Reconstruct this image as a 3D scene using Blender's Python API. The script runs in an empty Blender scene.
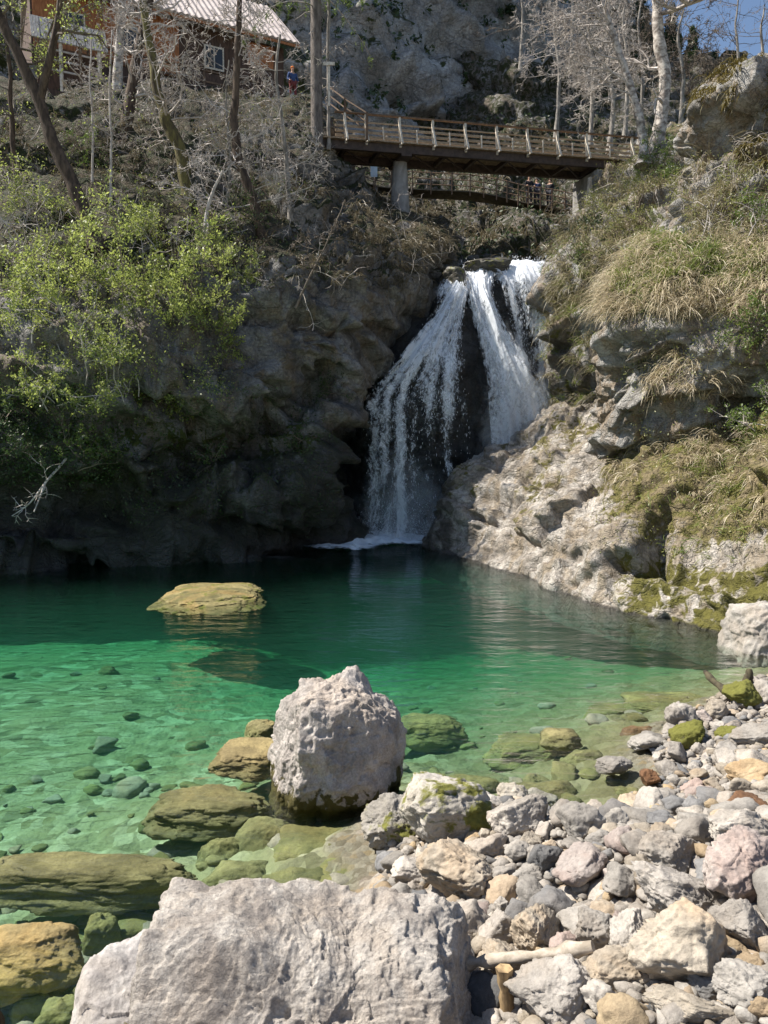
import bpy, bmesh, math, random
import numpy as np
from mathutils import Vector

C = bpy.context.scene.collection
SC = bpy.context.scene
rng = np.random.default_rng(7)

# ------------------------------------------------------------------ camera maths
H = 3.4
PITCH = math.radians(5.0)
F = 770.0
cP, sP = math.cos(PITCH), math.sin(PITCH)

def pt(px, py, Y):
    """world point seen at photo position (px,py) at a distance Y along the gorge"""
    k = (512 - py) / F
    y = cP + sP * k
    z = -sP + cP * k
    x = (px - 384) / F
    s = Y / y
    return np.array([x * s, Y, H + z * s])

def proj(P):
    P = np.asarray(P, float)
    d = P - np.array([0, 0, H])
    f = d[..., 1] * cP - d[..., 2] * sP
    u = d[..., 1] * sP + d[..., 2] * cP
    return 384 + F * d[..., 0] / f, 512 - F * u / f

def on_plane(px, py, z=0.0):
    k = (512 - py) / F
    y = cP + sP * k
    zz = -sP + cP * k
    s = (z - H) / zz
    return np.array([(px - 384) / F * s, y * s, z])

# ------------------------------------------------------------------ noise
def _h(ix, iy, iz, seed):
    with np.errstate(over='ignore'):
        h = (ix.astype(np.uint32) * np.uint32(374761393) + iy.astype(np.uint32) * np.uint32(668265263)
             + iz.astype(np.uint32) * np.uint32(2147483647) + np.uint32((seed * 974634777 + 12345) & 0xffffffff))
        h = (h ^ (h >> np.uint32(13))) * np.uint32(1274126177)
        h = (h ^ (h >> np.uint32(16))) * np.uint32(2246822519)
        h = h ^ (h >> np.uint32(15))
    return h.astype(np.float64) / 4294967295.0

def vnoise(p, seed=0):
    b = np.floor(p).astype(np.int64)
    f = p - b
    f = f * f * f * (f * (f * 6 - 15) + 10)
    r = 0
    for dx in (0, 1):
        wx = f[:, 0] if dx else 1 - f[:, 0]
        for dy in (0, 1):
            wy = f[:, 1] if dy else 1 - f[:, 1]
            for dz in (0, 1):
                wz = f[:, 2] if dz else 1 - f[:, 2]
                r = r + wx * wy * wz * _h(b[:, 0] + dx, b[:, 1] + dy, b[:, 2] + dz, seed)
    return r * 2 - 1

def fbm(p, octs=4, gain=0.5, seed=0, lac=2.03):
    a, s, r = 1.0, 1.0, 0
    for i in range(octs):
        r = r + a * vnoise(p * s + i * 17.3, seed + i)
        a *= gain
        s *= lac
    return r

def ridged(p, octs=4, gain=0.5, seed=0):
    a, s, r = 1.0, 1.0, 0
    for i in range(octs):
        r = r + a * (1 - 2 * np.abs(vnoise(p * s + i * 11.7, seed + i)))
        a *= gain
        s *= 2.1
    return r

def facet(p, size, seed=0, tilt=0.7, step=0.5):
    """fractured-rock height: one tilted plane per jittered cell, and the distance to the joint"""
    q = p / size
    b = np.floor(q).astype(np.int64)
    d1 = np.full(len(q), 9.0)
    d2 = np.full(len(q), 9.0)
    val = np.zeros(len(q))
    for dx in (-1, 0, 1):
        for dy in (-1, 0, 1):
            for dz in (-1, 0, 1):
                cx, cy, cz = b[:, 0] + dx, b[:, 1] + dy, b[:, 2] + dz
                o = np.stack([cx + _h(cx, cy, cz, seed), cy + _h(cx, cy, cz, seed + 1), cz + _h(cx, cy, cz, seed + 2)], 1)
                v = q - o
                d = np.sqrt((v * v).sum(1))
                n = np.stack([_h(cx, cy, cz, seed + 3), _h(cx, cy, cz, seed + 4), _h(cx, cy, cz, seed + 5)], 1) * 2 - 1
                w = (n * v).sum(1) * tilt + (_h(cx, cy, cz, seed + 6) - 0.5) * step
                m = d < d1
                d2 = np.where(m, d1, np.minimum(d2, d))
                val = np.where(m, w, val)
                d1 = np.where(m, d, d1)
    return val * size, (d2 - d1)

# ------------------------------------------------------------------ mesh building
class MB:
    """collects polygons of 3 or 4 corners"""
    def __init__(s):
        s.v, s.f, s.n, s.uv = [], [], 0, []
    def add(s, v, f):
        v = np.asarray(v, float).reshape(-1, 3)
        f = np.asarray(f, np.int64)
        s.v.append(v)
        s.f.append(f + s.n)
        s.n += len(v)
    def box(s, c, size, ax=None):
        sx, sy, sz = [a / 2 for a in size]
        v = np.array([[x, y, z] for x in (-sx, sx) for y in (-sy, sy) for z in (-sz, sz)])
        if ax is not None:
            v = v[:, :1] * ax[0] + v[:, 1:2] * ax[1] + v[:, 2:] * ax[2]
        s.add(v + np.asarray(c), [[0, 1, 3, 2], [4, 6, 7, 5], [0, 4, 5, 1], [2, 3, 7, 6], [0, 2, 6, 4], [1, 5, 7, 3]])
    def beam(s, a, b, w, h, up=(0, 0, 1)):
        a, b = np.asarray(a, float), np.asarray(b, float)
        d = b - a
        L = np.linalg.norm(d)
        d = d / L
        up = np.asarray(up, float)
        q = np.cross(up, d)
        q = q / np.linalg.norm(q)
        u = np.cross(d, q)
        s.box((a + b) / 2, (L, w, h), (d, q, u))
    def tube(s, path, rad, k=6, cap=True):
        P = np.asarray(path, float)
        n = len(P)
        R = np.broadcast_to(np.asarray(rad, float), (n,))
        T = np.gradient(P, axis=0)
        T = T / (np.linalg.norm(T, axis=1, keepdims=True) + 1e-9)
        ref = np.array([0.31, 0.17, 0.93]) if abs(T[0, 2]) < 0.9 else np.array([0.9, 0.3, 0.2])
        A = np.cross(T, ref)
        A = A / (np.linalg.norm(A, axis=1, keepdims=True) + 1e-9)
        B = np.cross(T, A)
        a = np.arange(k) * 2 * math.pi / k
        v = P[:, None] + R[:, None, None] * (np.cos(a)[None, :, None] * A[:, None] + np.sin(a)[None, :, None] * B[:, None])
        i = np.arange(n - 1)[:, None] * k
        j = np.arange(k)[None]
        j2 = (j + 1) % k
        f = np.stack([i + j, i + j2, i + k + j2, i + k + j], -1).reshape(-1, 4)
        s.add(v.reshape(-1, 3), f)
        if cap and k >= 4:
            for e in (0, n - 1):
                ring = s.v[-1][e * k:(e + 1) * k] if False else v[e]
                c = ring.mean(0)
                vv = np.vstack([ring, c])
                ff = [[q, (q + 1) % k, k] for q in range(k)] if e else [[(q + 1) % k, q, k] for q in range(k)]
                s.add(vv, ff)
    def quads(s, cen, ax, ay):
        """flat leaf-like quads at CEN spanned by AX, AY"""
        n = len(cen)
        v = np.stack([cen - ax, cen - ay * 0.6 + ax * 0.1, cen + ax, cen + ay * 0.6 + ax * 0.1], 1).reshape(-1, 3)
        s.add(v, (np.arange(n) * 4)[:, None] + np.arange(4))
    def mesh(s, name, mat=None, smooth=False, base=(0, 0, 0), flat_pieces=False):
        me = bpy.data.meshes.new(name)
        V = np.vstack(s.v) - np.asarray(base, float)
        tot = sum(f.size for f in s.f)
        idx = np.concatenate([f.ravel() for f in s.f]).astype(np.int32)
        cnt = np.concatenate([np.full(len(f), f.shape[1]) for f in s.f]).astype(np.int32)
        st = np.concatenate([[0], np.cumsum(cnt)[:-1]]).astype(np.int32)
        me.vertices.add(len(V))
        me.vertices.foreach_set('co', V.astype(np.float32).ravel())
        me.loops.add(tot)
        me.loops.foreach_set('vertex_index', idx)
        me.polygons.add(len(cnt))
        me.polygons.foreach_set('loop_start', st)
        me.polygons.foreach_set('use_smooth', np.full(len(cnt), smooth))
        me.update(calc_edges=True)
        if mat is not None:
            me.materials.append(mat)
        return me

def link(name, me, parent=None, loc=(0, 0, 0), rot=(0, 0, 0), scl=(1, 1, 1)):
    o = bpy.data.objects.new(name, me)
    C.objects.link(o)
    o.location = loc
    o.rotation_euler = rot
    o.scale = scl
    if parent is not None:
        o.parent = parent
    return o

def tag(o, label=None, cat=None, group=None, kind=None):
    if label: o['label'] = label
    if cat: o['category'] = cat
    if group: o['group'] = group
    if kind: o['kind'] = kind
    return o

def thing(name, label, cat, loc, group=None):
    return tag(link(name, None, loc=loc), label, cat, group)

def part(name, mb, mat, root, smooth=False):
    """a mesh part of ROOT, its points given in world coordinates"""
    base = np.array(root.location)
    r = root
    while r.parent is not None:
        r = r.parent
        base = base + np.array(r.location)
    return link(name, mb.mesh(name, mat, smooth, base), root)

# ------------------------------------------------------------------ materials
class NT:
    def __init__(s, name):
        s.m = bpy.data.materials.new(name)
        s.m.use_nodes = True
        s.t = s.m.node_tree
        s.t.nodes.clear()
        s.out = s.n('ShaderNodeOutputMaterial')
    def n(s, ty, ins=None, **kw):
        nd = s.t.nodes.new(ty)
        for k, v in kw.items():
            setattr(nd, k, v)
        for k, v in (ins or {}).items():
            s.set(nd.inputs[k], v)
        return nd
    def set(s, sock, v):
        if isinstance(v, bpy.types.NodeSocket):
            s.t.links.new(v, sock)
        elif isinstance(v, (tuple, list)):
            sock.default_value = (*v, 1.0) if len(v) == 3 and sock.type == 'RGBA' else v
        else:
            sock.default_value = v
    def pos(s):
        return s.n('ShaderNodeNewGeometry').outputs['Position']
    def scale(s, vec, sc):
        return s.n('ShaderNodeMapping', {'Vector': vec, 'Scale': sc}).outputs[0]
    def noise(s, vec, scale, detail=5, rough=0.55, dist=0.0):
        return s.n('ShaderNodeTexNoise', {'Vector': vec, 'Scale': scale, 'Detail': detail, 'Roughness': rough, 'Distortion': dist}).outputs['Fac']
    def voro(s, vec, scale, feature='F1', out='Distance'):
        return s.n('ShaderNodeTexVoronoi', {'Vector': vec, 'Scale': scale}, feature=feature).outputs[out]
    def ramp(s, fac, stops):
        nd = s.n('ShaderNodeValToRGB', {'Fac': fac})
        cr = nd.color_ramp
        while len(cr.elements) < len(stops):
            cr.elements.new(0.5)
        for e, (p, c) in zip(cr.elements, stops):
            e.position = p
            e.color = (c, c, c, 1) if isinstance(c, (int, float)) else (*c, 1)
        return nd.outputs['Color']
    def mix(s, fac, a, b, blend='MIX'):
        nd = s.n('ShaderNodeMix', data_type='RGBA', blend_type=blend)
        s.set(nd.inputs[0], fac)
        s.set(nd.inputs[6], a)
        s.set(nd.inputs[7], b)
        return nd.outputs[2]
    def math(s, op, a, b=0.0, c=0.0):
        nd = s.n('ShaderNodeMath', operation=op)
        s.set(nd.inputs[0], a)
        s.set(nd.inputs[1], b)
        if op in ('MULTIPLY_ADD', 'SMOOTH_MIN'):
            s.set(nd.inputs[2], c)
        return nd.outputs[0]
    def step(s, v, lo, hi):
        nd = s.n('ShaderNodeMapRange', {'Value': v, 'From Min': lo, 'From Max': hi}, interpolation_type='SMOOTHSTEP')
        return nd.outputs[0]
    def bump(s, h, strength=0.5, dist=0.02):
        return s.n('ShaderNodeBump', {'Height': h, 'Strength': strength, 'Distance': dist}).outputs[0]
    def bsdf(s, col, rough=0.8, normal=None, **ins):
        d = {'Base Color': col, 'Roughness': rough, 'Specular IOR Level': ins.pop('spec', 0.3)}
        if normal is not None:
            d['Normal'] = normal
        nd = s.n('ShaderNodeBsdfPrincipled', d)
        s.t.links.new(nd.outputs[0], s.out.inputs[0])
        return nd
    def attr(s, name):
        return s.n('ShaderNodeVertexColor', layer_name=name).outputs[0]

def stone_mat(name, light, dark, warm, moss=0.0, moss_col=(0.085, 0.085, 0.018), wet=None, bump=0.5, sc=1.0, pits=0.0, warm_amt=0.5, rough=0.88, speck=0.75, veins=0.35):
    t = NT(name)
    p = t.pos()
    rnd = t.n('ShaderNodeObjectInfo').outputs['Random']
    off = t.n('ShaderNodeCombineXYZ', {'X': t.math('MULTIPLY', rnd, 31.0), 'Y': t.math('MULTIPLY', rnd, 17.0)}).outputs[0]
    p2 = t.n('ShaderNodeVectorMath', {0: p, 1: off}, operation='ADD').outputs[0]
    n1 = t.noise(p2, 2.2 * sc, 8, 0.66, 0.3)
    n2 = t.noise(p2, 5.0 * sc, 6, 0.6, 0.8)
    n3 = t.noise(p2, 38 * sc, 5, 0.7)
    n4 = t.noise(p2, 0.9 * sc, 5, 0.6, 1.2)
    col = t.mix(t.step(n1, 0.36, 0.66), dark, light)
    col = t.mix(t.math('MULTIPLY', t.step(n4, 0.48, 0.66), warm_amt), col, warm)
    col = t.mix(t.math('MULTIPLY', t.step(n2, 0.56, 0.7), veins), col, dark)
    col = t.mix(1.0, col, t.ramp(n3, [(0.3, speck), (0.7, 1.14)]), 'MULTIPLY')
    val = t.n('ShaderNodeHueSaturation', {'Color': col, 'Value': t.math('MULTIPLY_ADD', rnd, 0.3, 0.82)}).outputs[0]
    col = val
    if moss > 0:
        nz = t.n('ShaderNodeSeparateXYZ', {0: t.n('ShaderNodeNewGeometry').outputs['Normal']}).outputs[2]
        mm = t.math('ADD', t.noise(p2, 3.0 * sc, 7, 0.65, 0.5), t.math('MULTIPLY', nz, 0.05))
        m = t.step(mm, 0.72 - 0.4 * moss, 0.80 - 0.4 * moss)
        mc = t.mix(t.noise(p2, 22 * sc, 3), moss_col, tuple(c * 2.2 for c in moss_col))
        col = t.mix(m, col, mc)
    if wet:   # a dark damp and algae-grown band up to this height above the water
        z = t.n('ShaderNodeSeparateXYZ', {0: p}).outputs[2]
        zz = t.math('ADD', z, t.math('MULTIPLY', t.math('SUBTRACT', n2, 0.5), wet[1]))
        col = t.mix(t.step(zz, wet[0] + 0.03, wet[0] - 0.03), col, t.mix(n1, wet[2], tuple(c * 0.4 for c in wet[2])))
    h = t.math('ADD', t.noise(p2, 14 * sc, 8, 0.68, 0.2), t.math('MULTIPLY', t.noise(p2, 60 * sc, 4, 0.7), 0.35))
    if pits > 0:
        pv = t.step(t.voro(p2, 11 * sc), 0.0, 0.45)
        h = t.math('ADD', h, t.math('MULTIPLY', pv, pits))
    t.bsdf(col, rough, t.bump(h, bump, 0.035 / sc))
    return t.m

PALE = stone_mat('pale_limestone', (0.43, 0.395, 0.35), (0.25, 0.225, 0.195), (0.41, 0.34, 0.27), bump=0.55)
GREY = stone_mat('grey_limestone', (0.35, 0.325, 0.29), (0.19, 0.175, 0.155), (0.30, 0.25, 0.20), bump=0.5)
BEIGE = stone_mat('beige_limestone', (0.42, 0.37, 0.30), (0.24, 0.205, 0.16), (0.40, 0.30, 0.20), bump=0.5, warm_amt=0.7)
PINK = stone_mat('pink_limestone', (0.41, 0.36, 0.325), (0.25, 0.20, 0.178), (0.33, 0.25, 0.215), bump=0.5, warm_amt=0.8)
OCHRE = stone_mat('ochre_stone', (0.43, 0.34, 0.215), (0.26, 0.195, 0.125), (0.37, 0.25, 0.13), bump=0.5, warm_amt=0.6)
RUSTY = stone_mat('rust_brown_stone', (0.26, 0.15, 0.08), (0.11, 0.06, 0.035), (0.22, 0.11, 0.05), bump=0.6, warm_amt=0.6)
DARK = stone_mat('dark_grey_stone', (0.22, 0.215, 0.21), (0.11, 0.11, 0.11), (0.18, 0.16, 0.14), bump=0.5)
MOSSY = stone_mat('moss_covered_stone', (0.22, 0.2, 0.15), (0.1, 0.09, 0.06), (0.2, 0.17, 0.1), moss=0.95, bump=0.9, sc=1.6)
MOSSPATCH = stone_mat('moss_patched_stone', (0.46, 0.43, 0.385), (0.26, 0.24, 0.21), (0.38, 0.33, 0.24), moss=0.42, bump=0.6, pits=0.5)
PITTED = stone_mat('pitted_limestone', (0.42, 0.385, 0.345), (0.23, 0.21, 0.185), (0.43, 0.36, 0.29), bump=0.7, pits=0.7)
HERO = stone_mat('weathered_limestone', (0.47, 0.425, 0.385), (0.27, 0.24, 0.215), (0.40, 0.33, 0.265), bump=0.9, pits=0.45, sc=1.4, veins=0.6, speck=0.62, wet=(0.12, 0.75, (0.10, 0.085, 0.025)))
BIG = stone_mat('foreground_limestone', (0.50, 0.46, 0.41), (0.27, 0.24, 0.212), (0.40, 0.34, 0.28), bump=0.9, pits=0.3, sc=2.0, speck=0.6, veins=0.6)
WHITE = stone_mat('whitish_limestone', (0.55, 0.52, 0.49), (0.38, 0.35, 0.33), (0.47, 0.41, 0.34), bump=0.5, sc=1.8, veins=0.5, wet=(0.50, 0.6, (0.16, 0.13, 0.03)), pits=0.2)
ALGAE = stone_mat('algae_covered_stone', (0.27, 0.24, 0.11), (0.12, 0.108, 0.048), (0.27, 0.20, 0.075), bump=0.6, warm_amt=0.5)
LIPROCK = stone_mat('wet_mossy_rock', (0.12, 0.11, 0.09), (0.04, 0.04, 0.035), (0.09, 0.075, 0.05), moss=0.42, rough=0.45)
MIDROCK = stone_mat('mossy_ochre_rock', (0.30, 0.25, 0.11), (0.11, 0.10, 0.04), (0.30, 0.20, 0.07), moss=0.34, bump=0.9, warm_amt=0.7)
SUNK = stone_mat('sunken_green_stone', (0.27, 0.25, 0.10), (0.12, 0.12, 0.05), (0.24, 0.18, 0.06), bump=0.6)
YELLOW = stone_mat('yellow_brown_stone', (0.36, 0.285, 0.13), (0.19, 0.15, 0.07), (0.35, 0.23, 0.08), bump=0.55, warm_amt=0.6)

def cliff_mat(name, light, dark, warm, moss_col, sc=1.0, bump=0.8, litter=(0.13, 0.10, 0.065), green=(0.05, 0.065, 0.02)):
    """rock sheet: vertex layer 'cover' holds R = moss, G = wet/dark staining and painted shade, B = soil and litter"""
    t = NT(name)
    p = t.pos()
    sep = t.n('ShaderNodeSeparateColor', {0: t.attr('cover')})
    n1 = t.noise(p, 0.9 * sc, 9, 0.68, 0.6)
    n2 = t.noise(p, 2.6 * sc, 8, 0.66, 0.9)
    n3 = t.noise(p, 14 * sc, 6, 0.7)
    n4 = t.noise(t.scale(p, (1.2, 1.2, 0.35)), 1.3 * sc, 7, 0.65, 0.5)
    col = t.mix(t.step(n1, 0.38, 0.62), dark, light)
    col = t.mix(t.math('MULTIPLY', t.step(n4, 0.47, 0.62), 0.75), col, warm)
    col = t.mix(t.math('MULTIPLY', t.step(n2, 0.55, 0.68), 0.55), col, tuple(c * 0.55 for c in dark))
    col = t.mix(1.0, col, t.ramp(n3, [(0.3, 0.62), (0.7, 1.2)]), 'MULTIPLY')
    # soil and litter
    lc = t.mix(t.step(n2, 0.42, 0.6), litter, green)
    lf = t.step(t.math('ADD', sep.outputs[2], t.math('MULTIPLY', t.math('SUBTRACT', n2, 0.5), 1.6)), 0.4, 0.62)
    col = t.mix(lf, col, t.mix(1.0, lc, t.ramp(n3, [(0.3, 0.5), (0.7, 1.35)]), 'MULTIPLY'))
    mf = t.step(t.math('ADD', sep.outputs[0], t.math('MULTIPLY', t.math('SUBTRACT', n2, 0.5), 1.7)), 0.42, 0.62)
    mc = t.mix(n3, moss_col, tuple(c * 2.0 for c in moss_col))
    col = t.mix(mf, col, mc)
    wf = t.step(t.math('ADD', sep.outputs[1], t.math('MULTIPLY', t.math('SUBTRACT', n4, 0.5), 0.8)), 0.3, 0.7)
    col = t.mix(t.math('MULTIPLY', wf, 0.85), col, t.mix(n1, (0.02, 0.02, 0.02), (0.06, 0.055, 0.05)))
    wv = t.n('ShaderNodeTexNoise', {'Vector': p, 'Scale': 1.7 * sc, 'Detail': 4, 'Roughness': 0.6}).outputs['Color']
    pw = t.n('ShaderNodeVectorMath', {0: p, 1: t.n('ShaderNodeVectorMath', {0: wv, 1: (0.75 / sc,) * 3}, operation='MULTIPLY').outputs[0]}, operation='ADD').outputs[0]
    pw = t.scale(pw, (0.8, 0.8, 1.5))
    c1 = t.step(t.voro(pw, 1.5 * sc, 'DISTANCE_TO_EDGE'), 0.0, 0.07)
    c2 = t.step(t.voro(pw, 4.6 * sc, 'DISTANCE_TO_EDGE'), 0.0, 0.10)
    blk = t.n('ShaderNodeSeparateColor', {0: t.voro(pw, 4.6 * sc, 'F1', 'Color')}).outputs[0]
    crk = t.math('MULTIPLY', t.math('MULTIPLY_ADD', c1, 0.5, 0.5), t.math('MULTIPLY_ADD', c2, 0.3, 0.7))
    col = t.mix(crk, t.mix(0.5, col, (0.045, 0.04, 0.03)), col)
    h = t.math('ADD', t.noise(p, 5 * sc, 10, 0.7, 0.3), t.math('MULTIPLY', t.noise(p, 26 * sc, 5, 0.7), 0.4))
    h = t.math('ADD', h, t.math('ADD', t.math('MULTIPLY', crk, 0.7), t.math('MULTIPLY', blk, 0.45)))
    rough = t.math('MULTIPLY_ADD', wf, -0.45, 0.9)
    t.bsdf(col, rough, t.bump(h, bump, 0.16 / sc))
    return t.m

CLIFF_L = cliff_mat('shaded_cliff_rock', (0.31, 0.30, 0.285), (0.10, 0.095, 0.09), (0.22, 0.175, 0.125), (0.045, 0.055, 0.012), sc=0.9, litter=(0.085, 0.068, 0.045), green=(0.035, 0.045, 0.015))  # cliff rock darkened in colour to deepen the shade on this side
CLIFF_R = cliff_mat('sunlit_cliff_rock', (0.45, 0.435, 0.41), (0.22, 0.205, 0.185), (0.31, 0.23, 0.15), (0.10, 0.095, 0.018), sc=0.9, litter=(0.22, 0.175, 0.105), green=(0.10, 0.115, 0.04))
SLAB_M = cliff_mat('water_worn_rock', (0.56, 0.515, 0.46), (0.27, 0.235, 0.195), (0.30, 0.24, 0.165), (0.085, 0.078, 0.018), sc=1.1, litter=(0.22, 0.175, 0.10), green=(0.15, 0.135, 0.04))
GORGE_M = cliff_mat('gorge_wall_rock', (0.58, 0.58, 0.58), (0.27, 0.27, 0.27), (0.42, 0.39, 0.36), (0.045, 0.055, 0.016), sc=0.45, litter=(0.10, 0.09, 0.06))
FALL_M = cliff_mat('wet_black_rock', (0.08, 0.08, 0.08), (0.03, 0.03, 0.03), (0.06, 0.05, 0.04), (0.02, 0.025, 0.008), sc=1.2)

def plain_mat(name, a, b, scale=8, rough=0.8, stretch=(1, 1, 1), bump=0.3, dist=0.01, spec=0.3):
    t = NT(name)
    p = t.scale(t.pos(), stretch)
    n = t.noise(p, scale, 6, 0.65, 0.4)
    t.bsdf(t.mix(t.step(n, 0.35, 0.65), a, b), rough, t.bump(t.noise(p, scale * 3, 5, 0.7), bump, dist), spec=spec)
    return t.m

def leaf_mat(name, a, b, trans=0.5, scale=3.0):
    t = NT(name)
    n = t.noise(t.pos(), scale, 5, 0.7)
    n2 = t.noise(t.pos(), scale * 9, 2, 0.6)
    col = t.mix(t.step(t.math('MULTIPLY_ADD', n2, 0.6, t.math('MULTIPLY', n, 0.6)), 0.42, 0.76), a, b)
    d = t.n('ShaderNodeBsdfDiffuse', {'Color': col})
    tr = t.n('ShaderNodeBsdfTranslucent', {'Color': col})
    g = t.n('ShaderNodeBsdfGlossy', {'Color': (1, 1, 1), 'Roughness': 0.45})
    m = t.n('ShaderNodeMixShader', {0: trans, 1: d.outputs[0], 2: tr.outputs[0]})
    m2 = t.n('ShaderNodeMixShader', {0: 0.03, 1: m.outputs[0], 2: g.outputs[0]})
    t.t.links.new(m2.outputs[0], t.out.inputs[0])
    return t.m
# ------------------------------------------------------------------ rock sheets lofted through surveyed profiles
def cr(P, t):
    m = len(P)
    i = np.clip(np.floor(t).astype(int), 0, m - 2)
    f = (t - i).reshape((-1,) + (1,) * (P.ndim - 1))
    a, b, c, d = P[np.clip(i - 1, 0, m - 1)], P[i], P[i + 1], P[np.clip(i + 2, 0, m - 1)]
    m1, m2 = (c - a) * 0.42, (d - b) * 0.42
    return (2 * f**3 - 3 * f**2 + 1) * b + (f**3 - 2 * f**2 + f) * m1 + (-2 * f**3 + 3 * f**2) * c + (f**3 - f**2) * m2

def spaced(P, n):
    L = np.linalg.norm(np.diff(P, axis=0), axis=-1)
    L = L.reshape(len(L), -1).mean(1) ** 0.8
    c = np.concatenate([[0], np.cumsum(L)])
    return np.interp(np.linspace(0, c[-1], n), c, np.arange(len(c)))

def grid_normals(P):
    du = np.gradient(P, axis=1)
    dv = np.gradient(P, axis=0)
    N = np.cross(du, dv)
    N /= np.linalg.norm(N, axis=2, keepdims=True) + 1e-9
    cam = np.array([0, 0, H]) - P
    if (N * cam).sum(2).mean() < 0:
        N = -N
    return N

SHEETS = {}
def loft(name, cols, nu, nv, mat, disp, cover, blur=1):
    W = np.array([[pt(*c) for c in col] for col in cols])          # (columns, rows, 3)
    A = cr(W.transpose(1, 0, 2), spaced(W.transpose(1, 0, 2), nv))  # rows resampled
    B = cr(A.transpose(1, 0, 2), spaced(W, nu)).transpose(1, 0, 2)  # columns resampled
    N = grid_normals(B)
    p = B.reshape(-1, 3)
    px, py = proj(p)
    d = disp(p, px, py)
    D = d.reshape(nv, nu)                                       # round the joints off a little
    for _ in range(blur):
        D[1:-1] = D[1:-1] * 0.5 + (D[:-2] + D[2:]) * 0.25
        D[:, 1:-1] = D[:, 1:-1] * 0.5 + (D[:, :-2] + D[:, 2:]) * 0.25
    d = D.ravel()
    P = (p + N.reshape(-1, 3) * d[:, None]).reshape(B.shape)
    N2 = grid_normals(P)
    px, py = proj(P.reshape(-1, 3))
    mb = MB()
    i = np.arange(nv - 1)[:, None] * nu
    j = np.arange(nu - 1)[None]
    f = np.stack([i + j, i + j + 1, i + nu + j + 1, i + nu + j], -1).reshape(-1, 4)
    mb.add(P.reshape(-1, 3), f)
    me = mb.mesh(name, mat, True)
    cv = np.clip(cover(P.reshape(-1, 3), N2.reshape(-1, 3), px, py), 0, 1)
    a = me.color_attributes.new('cover', 'FLOAT_COLOR', 'POINT')
    a.data.foreach_set('color', np.hstack([cv, np.ones((len(cv), 1))]).astype(np.float32).ravel())
    o = link(name, me)
    SHEETS[name] = (P.reshape(-1, 3), N2.reshape(-1, 3), px, py)
    return tag(o, kind='structure')

def sm(v, a, b):
    t = np.clip((v - a) / (b - a), 0, 1)
    return t * t * (3 - 2 * t)

def rockdisp(p, amp, seed, strata=None, size=1.0):
    q = p.copy()
    if strata is not None:        # bedding: squeeze the rock pattern across the layers
        a = np.asarray(strata, float)
        a = a / np.linalg.norm(a)
        q = q + (q @ a)[:, None] * a * 1.1
    w = q + 0.35 * size * np.stack([fbm(q / size * 0.8, 3, seed=seed + 40), fbm(q / size * 0.8, 3, seed=seed + 50), fbm(q / size * 0.8, 3, seed=seed + 60)], 1)
    a1, e1 = facet(w, 2.3 * size, seed, 0.7, 0.35)
    a2, e2 = facet(w, 0.9 * size, seed + 10, 0.75, 0.4)
    a3, e3 = facet(w, 0.34 * size, seed + 20, 0.8, 0.45)
    a4, e4 = facet(w, 0.15 * size, seed + 27, 0.9, 0.5)
    d = a1 * 0.60 + a2 * 0.50 + a3 * 0.36 + a4 * 0.40
    d -= 0.16 * size * np.exp(-(e1 / 0.05) ** 2) + 0.07 * size * np.exp(-(e2 / 0.07) ** 2)
    d += 0.22 * size * fbm(q / size * 0.55, 5, 0.55, seed + 30)
    d += 0.035 * size * ridged(q / size * 2.6, 4, 0.55, seed + 35)
    return d * amp

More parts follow.
